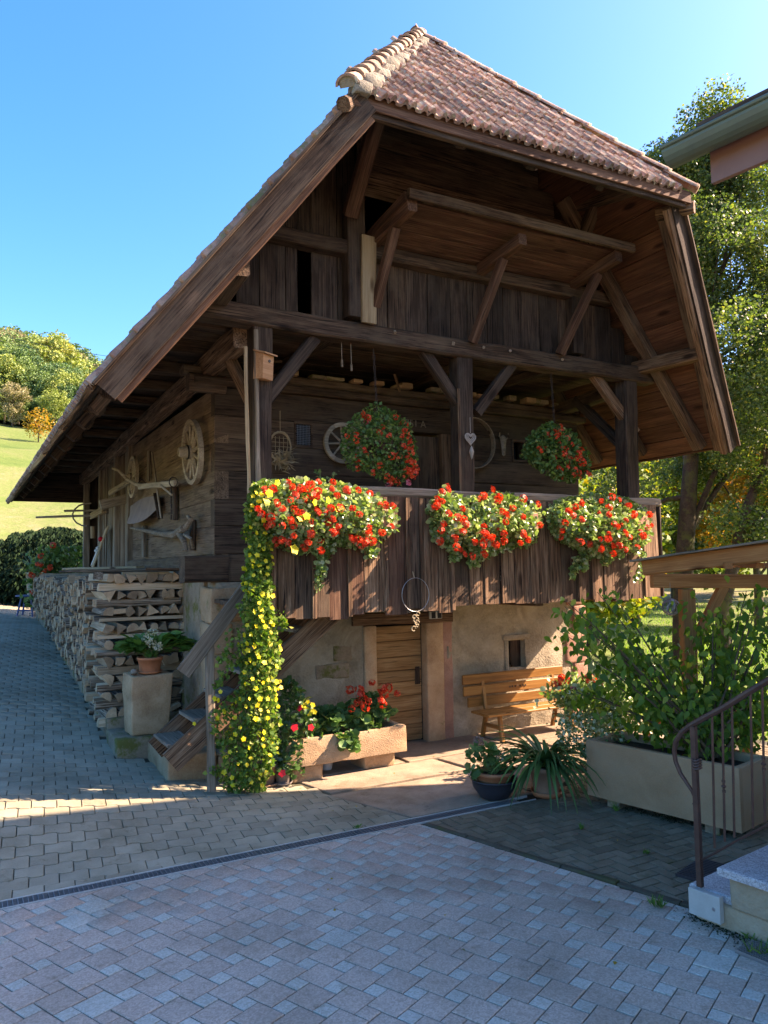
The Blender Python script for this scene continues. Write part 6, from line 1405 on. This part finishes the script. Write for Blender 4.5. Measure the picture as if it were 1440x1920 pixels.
P = np.array([tuple(D(R_.gauss(100, 20)+(1080-y_)*.25, y_, h.y+R_.uniform(-.3, .3))-h) for y_ in (R_.uniform(1025, 1135) for _ in range(1500))]); link('foliage', leaves('foliage', P, .09, 'round', up=.5), 'gera', gp)
heads(gp, [tuple(D(x, y, h.y-.35)-h) for x, y in ((100, 1022), (77, 1042), (70, 1058), (77, 1059), (95, 1064), (80, 1075), (104, 1081), (91, 1088), (103, 1081), (80, 1096), (93, 1111), (105, 1102), (68, 1112), (70, 1120), (75, 1126), (66, 1085), (62, 1079), (58, 1078), (60, 1110), (85, 1070))], UMB, 1.6, out=(-.3, -1, .2))
hd = thing('juniper_hedge', 'dark drooping evergreen hedge at the end of the driveway', 'hedge', W3((-10, 20, 1.2))); P = []; dn = []; h0 = max(GH(60, 1141).y, 18.5)
while len(P) < 22000:
    px = R_.uniform(-120, 190); yy = h0+1.0+R_.uniform(0, 2.0); top = np.interp(px, [-120, 0, 60, 110, 140, 190], [1020, 1008, 992, 985, 990, 1000])+8*noise.noise(Vector((px*.05, 0, 0))); py = R_.uniform(top, 1142); k = (py-top)/140
    if R_.random() > .35+.65*k and k > .1: pass
    p = D(px, py, yy-.8*math.sin(min(1, k*1.5)*PI/2)*R_.random()**.5*1.2); P.append(tuple(p-Vector((-10, 20, 1.2)))); dn.append((R_.gauss(0, .5), R_.gauss(-.5, .5), -.9))
P = np.array(P); link('foliage', leaves('foliage', P, NR.uniform(.10, .22, len(P)), 'quad', mats_from(np.array(dn), NR.normal(0, 1, P.shape)+arr(0, -.8, .3)), asp=.35), 'hedge', hd)
# ------------------------------------------------------------------ neighbour house: porch eave, steps, railing
gA, gB = G(1256, 287, 4.40), G(1440, 199, 4.40); gd = (gB-gA).normalized(); aw = Vector((-gd.y, gd.x, 0))
if aw.x < 0: aw = -aw
NH = Matrix(((gd.x, aw.x, 0, gA.x), (gd.y, aw.y, 0, gA.y), (0, 0, 1, 0), (0, 0, 0, 1)))
nh = thing('neighbouring_house', 'house on the right, only its green gutter and brown fascia board show', 'house', NH)
mb = MB(); V = []; F = []; n = 10
for x in (0, 6.):
    for k in range(n+1): a = PI+PI*k/n; V.append((x, math.cos(a)*.085, math.sin(a)*.085))
    for k in range(n+1): a = 2*PI-PI*k/n; V.append((x, math.cos(a)*.079, math.sin(a)*.079))
N2 = 2*(n+1)
for k in range(N2): F.append((k, (k+1) % N2, N2+(k+1) % N2, N2+k))
F += [tuple(range(n+1)), ]; mb.add(V, F); mb.tube([(0, -.088, .0), (6, -.088, .0)], .012, 8); mb.build('gutter', 'copper', nh)
mb = MB(); mb.box(.17, 6, .10, .13, -.21, .05); mb.build('fascia', 'fascia', nh)
mb = MB(); tp_ = math.tan(math.radians(25)); mb.add([(.16, .0, .06), (6, .0, .06), (6, 4.4, .06+4.4*tp_), (.16, 4.4, .06+4.4*tp_), (.16, .0, .09), (6, .0, .09), (6, 4.4, .09+4.4*tp_), (.16, 4.4, .09+4.4*tp_)], [(0, 3, 2, 1), (4, 5, 6, 7), (0, 1, 5, 4), (2, 3, 7, 6), (0, 4, 7, 3), (1, 2, 6, 5)]); mb.build('porch_roof', 'dark', nh, T((0, 0, 4.40)))
for o_ in nh.children:
    if o_.name.startswith(('gutter', 'fascia')): o_.location.z = 4.40
e1 = Vector((SUN.x, SUN.y, 0)).normalized(); e2 = Vector((e1.y, -e1.x, 0)); hp = Vector((5.08, 8.45, 0)); HM = NH.inverted() @ Matrix(((e2.x, e1.x, 0, hp.x), (e2.y, e1.y, 0, hp.y), (0, 0, 1, 0), (0, 0, 0, 1)))
prof = [(0, -.1), (6.2, -.1), (6.2, 5.0), (3.1, 10.35), (0, 5.0)]
V = [(a, y, z) for y in (0, 9) for a, z in prof]; mb = MB(); mb.add(V, [(0, 1, 2, 3, 4), (9, 8, 7, 6, 5), (0, 5, 6, 1), (1, 6, 7, 2), (2, 7, 8, 3), (3, 8, 9, 4), (4, 9, 5, 0)]); mb.build('wall', 'wallpaint', nh, HM)
for sgn, a0 in ((1, -.02), (-1, 6.22)):
    mb = MB(); mb.add([(a0, -.05, 4.98), (a0, 9.2, 4.98), (3.1, 9.2, 10.40), (3.1, -.05, 10.40), (a0-sgn*.05, -.05, 5.02), (a0-sgn*.05, 9.2, 5.02), (3.1, 9.2, 10.50), (3.1, -.05, 10.50)], [(0, 1, 2, 3), (7, 6, 5, 4), (0, 3, 7, 4), (1, 5, 6, 2), (0, 4, 5, 1), (3, 2, 6, 7)]); mb.build('roof', 'tile_s', nh, HM)
# entrance steps
EX = (G(1428, 1772)-G(1300, 1722)).normalized(); EY = Vector((-EX.y, EX.x, 0)); EY = EY if EY.y > 0 else -EY
E0 = G(1300, 1722); EM = Matrix(((EX.x, EY.x, 0, E0.x), (EX.y, EY.y, 0, E0.y), (0, 0, 1, 0), (0, 0, 0, 1))); EI = EM.inverted()
def Ep(px, py, y):
    o_ = EI @ CAMO; d_ = EI.to_3x3() @ ray(px, py); return o_+d_*((y-o_.y)/d_.y)
es = thing('entrance_steps', 'granite topped entrance steps with cracked rendered side at lower right', 'steps', EM)
s1, s2 = Ep(1293, 1652, .06), Ep(1345, 1618, -.03); z1, z2 = .185, .375
x2 = Ep(1345, 1618, -.03).x
stone('rendered_side', .0, 2.6, .02, 1.3, -.03, z1-.045, 'render', es, amp=.012); stone('rendered_side', x2+.05, 2.6, .0, 1.3, z1-.045, z2-.05, 'render', es, amp=.010)
for k, (x0, z) in enumerate(((-.05, z1), (x2, z2), (x2+.33, z2+.18), (x2+.66, z2+.36))): mb = MB(); mb.box(x0, 2.7, -.035-.004*k if k else .05, 1.35, z-.045, z, c=.008); mb.build('granite_slab', 'granite', es)
stone('rendered_side', x2+.38, 2.6, .0, 1.3, z2, z2+.13, 'render', es, amp=.008); stone('rendered_side', x2+.71, 2.6, .0, 1.3, z2+.18, z2+.31, 'render', es, amp=.008)
mb = MB(); a, b = Ep(1292, 1662, -.02), Ep(1352, 1718, -.02); mb.box(a.x, b.x, -.03, .012, a.z-.155, a.z, c=.003); mb.build('side_panel', 'conc_pale', es)
mb = MB(); mb.lathe([(0, 0), (.011, 0), (.009, .003), (0, .004)], 10, T((b.x-.04, -.031, a.z-.08)) @ Rx(PI/2)); mb.build('screw', 'galv', es)
# railing
rl = thing('iron_railing', 'rust brown wrought iron stair railing with curled end at lower right', 'railing', EM)
yr = .03
def rp(px, py): return Ep(px, py, yr)
mb = MB(); pb3 = rp(1313, 1662); ptp = rp(1302, 1362); mb.box(-.016, .016, -.016, .016, 0, (ptp.z-pb3.z), c=.002); m = T(pb3); mb.build('post', 'iron', rl, m)
for k, (px, yt, yb) in enumerate(((1338, 1342, 1590), (1357, 1332, 1578), (1375, 1318, 1570), (1410, 1295, 1553), (1432, 1283, 1541), (1452, 1270, 1530), (1474, 1256, 1519), (1497, 1242, 1507))):
    b0, t0 = rp(px+2, yb), rp(px-3, yt); mb = MB(); mb.tube([b0, t0], .0075, 6)
    if k % 3 == 1:
        mm = b0.lerp(t0, .42)
        for dz in (-.03, 0, .03): mb.lathe([(0, -.012), (.012, -.006), (.016 if dz == 0 else .011, 0), (.012, .006), (0, .012)], 8, T(mm+Vector((0, 0, dz))))
    mb.build('baluster', 'iron', rl)
mb = MB(); mb.tube([rp(x, y) for x, y in ((1306, 1617), (1340, 1600), (1380, 1577), (1440, 1546), (1520, 1500))], .008, 6); mb.build('lower_rail', 'iron', rl)
mb = MB(); mb.tube([rp(x, y) for x, y in ((1520, 1222), (1440, 1276), (1400, 1300), (1360, 1325), (1320, 1346), (1295, 1360), (1278, 1373), (1267, 1390), (1264, 1408), (1267, 1428), (1276, 1450), (1288, 1468), (1297, 1482), (1303, 1496), (1304, 1504), (1300, 1508))], [.019]*5+[.018, .017, .016, .015, .014, .013, .012, .011, .010, .009, .009], 8); mb.build('hand_rail', 'iron', rl)
mb = MB(); kn = rp(1307, 1432)
for dz in (-.025, -.008, .009, .026): mb.tube([kn+Vector((math.cos(a)*.024, math.sin(a)*.024, dz+.006*math.cos(2*a))) for a in np.linspace(0, 2*PI, 12)[:-1]], .008, 5, closed=True)
mb.build('twisted_collar', 'iron', rl)
mt_ = thing('door_mat', 'black ribbed mat corner lying behind the lowest granite step', 'mat', W3(G(1290, 1648))); mb = MB()
for k in range(14): mb.box(-.08, .5, -.02+k*.03, -.005+k*.03, .008, .022)
mb.box(-.08, .5, -.02, .41, .004, .010); mb.build('ribs', 'anthracite', mt_, Rz(math.atan2(EX.y, EX.x)+.15))
m2 = thing('boot_grate', 'corner of a ribbed bluish metal grate beside the rendered step side', 'grate', W3(G(1428, 1790)) @ Rz(math.atan2(EX.y, EX.x))); mb = MB()
for k in range(9): mb.box(-.1, .5, -.10+k*.022, -.09+k*.022, .006, .022)
mb.box(-.1, .5, -.1, .09, .002, .008); mb.build('ribs', 'galv', m2)
# ------------------------------------------------------------------ trees on the right
def tree(name, label, base, h, crown, n, mat, lsz, tr_, seed, group=None, kind='quad', k=70, cr=1.0, limbs=9):
    rs = np.random.RandomState(seed); rnd = random.Random(seed); t_ = thing(name, label, 'tree', W3(base), group); base = Vector(base)
    P = np.concatenate([clumpy(int(n*w), c, r, int(k*w)+1, cr, .35, rs) for c, r, w in crown])
    link('crown', leaves('crown', P, rs.uniform(.6, 1.3, len(P))*lsz, kind, rotmats(len(P), .3, rs), asp=.8), mat, t_)
    mb = MB(); cz = crown[0][0]; ax = [Vector((0, 0, -.3)), Vector((.04*h*.1, 0, h*.12)), Vector((cz[0]*.3, cz[1]*.3, h*.35)), Vector((cz[0]*.8, cz[1]*.8, h*.6)), Vector((cz[0], cz[1], h*.86))]
    mb.tube(ax, [tr_*1.25, tr_, tr_*.75, tr_*.4, tr_*.12], 10, caps=False)
    for i in range(limbs):
        s = rnd.uniform(1.2, 3.6); j = int(s); p = ax[j].lerp(ax[j+1], s-j); e = Vector(P[rnd.randrange(len(P))]); m_ = p.lerp(e, .5)+Vector((0, 0, .05*h*rnd.uniform(-.3, .8)))+Vector((rnd.gauss(0, .2), rnd.gauss(0, .2), 0)); rr = tr_*(.5-.09*s)
        mb.tube([p, p.lerp(m_, .5)+Vector((0, 0, .1)), m_, e], [rr, rr*.8, rr*.55, rr*.2], 7, caps=False)
    mb.build('trunk', 'barktree', t_, smooth=True); return t_
def gb(px, d, dz=0): p = D(px, 1000, d); return (p.x, p.y, zt(p.x, p.y)+dz)
tree('pear_tree', 'tall old pear tree rising above the right roof edge', gb(1272, 18), 14, [((1.5, .4, 8.0), (2.9, 2.6, 4.6), .46), ((2.6, 0, 5.0), (3.4, 2.6, 3.0), .20), ((.1, .2, 11.3), (1.1, 1.0, 1.3), .08), ((1.7, .2, 12.3), (.9, .9, 1.7), .07), ((1.9, .2, 11.2), (1.7, 1.4, 1.2), .11), ((-1.0, .6, 3.6), (1.6, 1.4, 1.5), .04), ((.2, .2, 9.8), (1.3, 1.2, 1.3), .08), ((1.3, .2, 13.0), (.7, .6, 1.1), .035), ((2.3, .2, 12.4), (1.1, .8, .6), .035), ((.5, .2, 12.1), (.8, .6, .7), .03), ((.3, .1, 8.6), (1.5, 1.3, 1.6), .12), ((2.8, .2, 8.6), (1.9, 1.4, 1.8), .14)], 110000, 'tree', .075, .22, 5, k=210, cr=.62, limbs=24)
tree('leaning_tree', 'dark tree with leaning trunk just right of the pear tree', gb(1345, 17), 9, [((2.1, .3, 6.0), (2.6, 2.2, 3.4), .8), ((.8, 0, 3.0), (1.5, 1.2, 1.0), .2)], 20000, 'tree', .08, .15, 6, k=60, cr=.7)
tree('yellow_bush_tree', 'low yellow orange leaved tree at the right picture edge', gb(1415, 26), 7, [((0, 0, 4.4), (3.0, 2.4, 2.4), 1)], 17000, 'tree3', .14, .14, 7, k=50, cr=.7)
for k, (px, d, hh_, r, mt, lab) in enumerate([(1105, 21, 4.6, 2.1, 'tree2', 'bright yellow green bush tree seen between the log wall and right post'), (1185, 27, 6.5, 2.6, 'tree2', 'yellow green tree behind the right gallery post'), (1260, 33, 8.0, 3.2, 'tree', 'green tree behind the pear tree trunk'), (1345, 36, 9.0, 3.6, 'tree2', 'yellowing tree in the gap right of the pear trunk'), (1440, 38, 12., 4.2, 'tree', 'broad green tree far right behind the orange one'), (1540, 34, 13., 4.5, 'tree', 'green tree just beyond the right picture edge'), (1300, 50, 13., 5., 'tree', 'distant green tree on the slope behind the pear tree'), (1400, 55, 15., 5.5, 'tree2', 'distant yellow green tree high on the slope at right'), (1200, 52, 11., 4.5, 'tree', 'distant tree low behind the gallery end')]):
    tree('orchard_tree', lab, gb(px, d, 0), hh_, [((0, 0, hh_*.62), (r, r, hh_*.40), .8), ((0, 0, hh_*.3), (r*.9, r*.9, hh_*.25), .2)], 11000, mt, .17 if d < 30 else .26, .16, 30+k, k=40, cr=.9)
# ------------------------------------------------------------------ far wood on the left hill
def far_mesh(i, seed, conifer=False):
    rs = np.random.RandomState(seed)
    if conifer: z = rs.uniform(0, 1, 2600)**.8; a = rs.uniform(0, 2*PI, 2600); r = (1-z)*.28*rs.uniform(.5, 1, 2600); P = np.stack([r*np.cos(a), r*np.sin(a), z], 1)
    else: P = np.concatenate([clumpy(7500, (0, 0, .62), (.40, .40, .36), 60, .10, .5, rs), clumpy(2400, (0, 0, .22), (.36, .36, .22), 22, .11, .5, rs)])
    me = leaves('crown', P, rs.uniform(.6, 1.3, len(P))*.026, 'quad', rotmats(len(P), .5, rs)); me.materials.append(M['far%d' % i]); return me
FM = [far_mesh(i, 60+i, i == 4) for i in range(6)]; FM += [far_mesh(i, 80+i) for i in (0, 1, 2)]
tmb = MB(); tmb.tube([(0, 0, -.08), (0, 0, .3), (.01, 0, .6)], [.03, .022, .01], 6); tme2 = mk('trunk', tmb.v, tmb.f); tme2.materials.append(M['barktree'])
LB = {0: 'dark green broadleaf tree', 1: 'mid green round tree', 2: 'yellow green tree', 3: 'brownish autumn tree', 4: 'dark pointed spruce', 5: 'golden yellow tree', 6: 'deep green full tree', 7: 'light green tree', 8: 'yellowish tree'}
rows = [(89, 4.2, 15), (94, 7.5, 17), (99, 10, 20), (108, 12, 26), (118, 13, 28), (130, 14, 30), (145, 15, 34)]
kk = 0
for ri, (dist, hgt, stp) in enumerate(rows):
    px = -140+ri*7; ti = 0
    while px < 330:
        mi = R_.choice([0, 1, 1, 2, 3, 5, 6, 7, 7, 0, 8] if ri < 5 else [0, 1, 6, 7, 3, 7])
        if abs(px-150) < 18 and ri >= 5: mi = 4
        if ri == 0 and R_.random() < .3: px += stp; continue
        d = dist+R_.uniform(-3, 3); p = D(px, 900, d); hh_ = hgt*R_.uniform(.75, 1.2)*(1. if px < 110 else np.interp(px, [110, 170, 330], [.95, .7, .6])); g = zt(p.x, p.y)
        ti += 1; t_ = thing('hillside_tree', '%s in the %s of the wood, %s from the left' % (LB[mi], ['bushy edge', 'edge row', 'second row', 'third row', 'middle', 'upper part', 'skyline row'][ri], ordn(ti)), 'tree', T((p.x, p.y, g)) @ Rz(R_.uniform(0, 6)) @ S3(hh_*R_.uniform(.85, 1.15), hh_, hh_), 'trees of the wood on the left hillside')
        link('crown', FM[mi], None, t_); link('trunk', tme2, None, t_); px += stp*R_.uniform(.7, 1.3); kk += 1
# small orange sapling on the meadow, power lines
p = GH(72, 828); t_ = thing('orange_sapling', 'small orange leaved sapling on the meadow beside the barn eave', 'tree', W3(p)); P = blob(900, (0, 0, 1.6), (1.6, 1.2, 1.5), .2); link('crown', leaves('crown', P*arr(.9, .9, 1), .16, 'quad'), 'tree3', t_); mb = MB(); mb.tube([(0, 0, -.2), (0, 0, 1.6)], .06, 6); mb.build('trunk', 'barktree', t_)
for k, (a, b) in enumerate((((-60, 612), (330, 682)), ((-60, 622), (330, 694)))):
    A, Bq = D(*a, 70), D(*b, 60); mb = MB(); mb.tube([A.lerp(Bq, s)-Vector((0, 0, 1.2*4*s*(1-s)*.4)) for s in np.linspace(0, 1, 14)], .018, 5, caps=False); mb.build('power_line', 'anthracite', label=['upper of the two thin power lines crossing the sky over the wood', 'lower of the two thin power lines crossing the sky over the wood'][k], cat='power line')
# grass on the lawn behind and the meadow edge
n = 26000; P = []
for i in range(n):
    d = R_.uniform(10, 34)**1.0; a = R_.uniform(.30, .62); x = a*d; y = d; q = BI @ Vector((x, y, 0))
    if q.x < 6.3: continue
    P.append((x, y, zt(x, y)-.06))
P = np.array(P); d = NR.normal(0, .35, P.shape); d[:, 2] = 1; link('lawn_grass', leaves('lawn_grass', P, NR.uniform(.04, .09, len(P)), 'tri', mats_from(d, NR.normal(0, 1, P.shape)), asp=.3), 'shrub', kind='stuff')
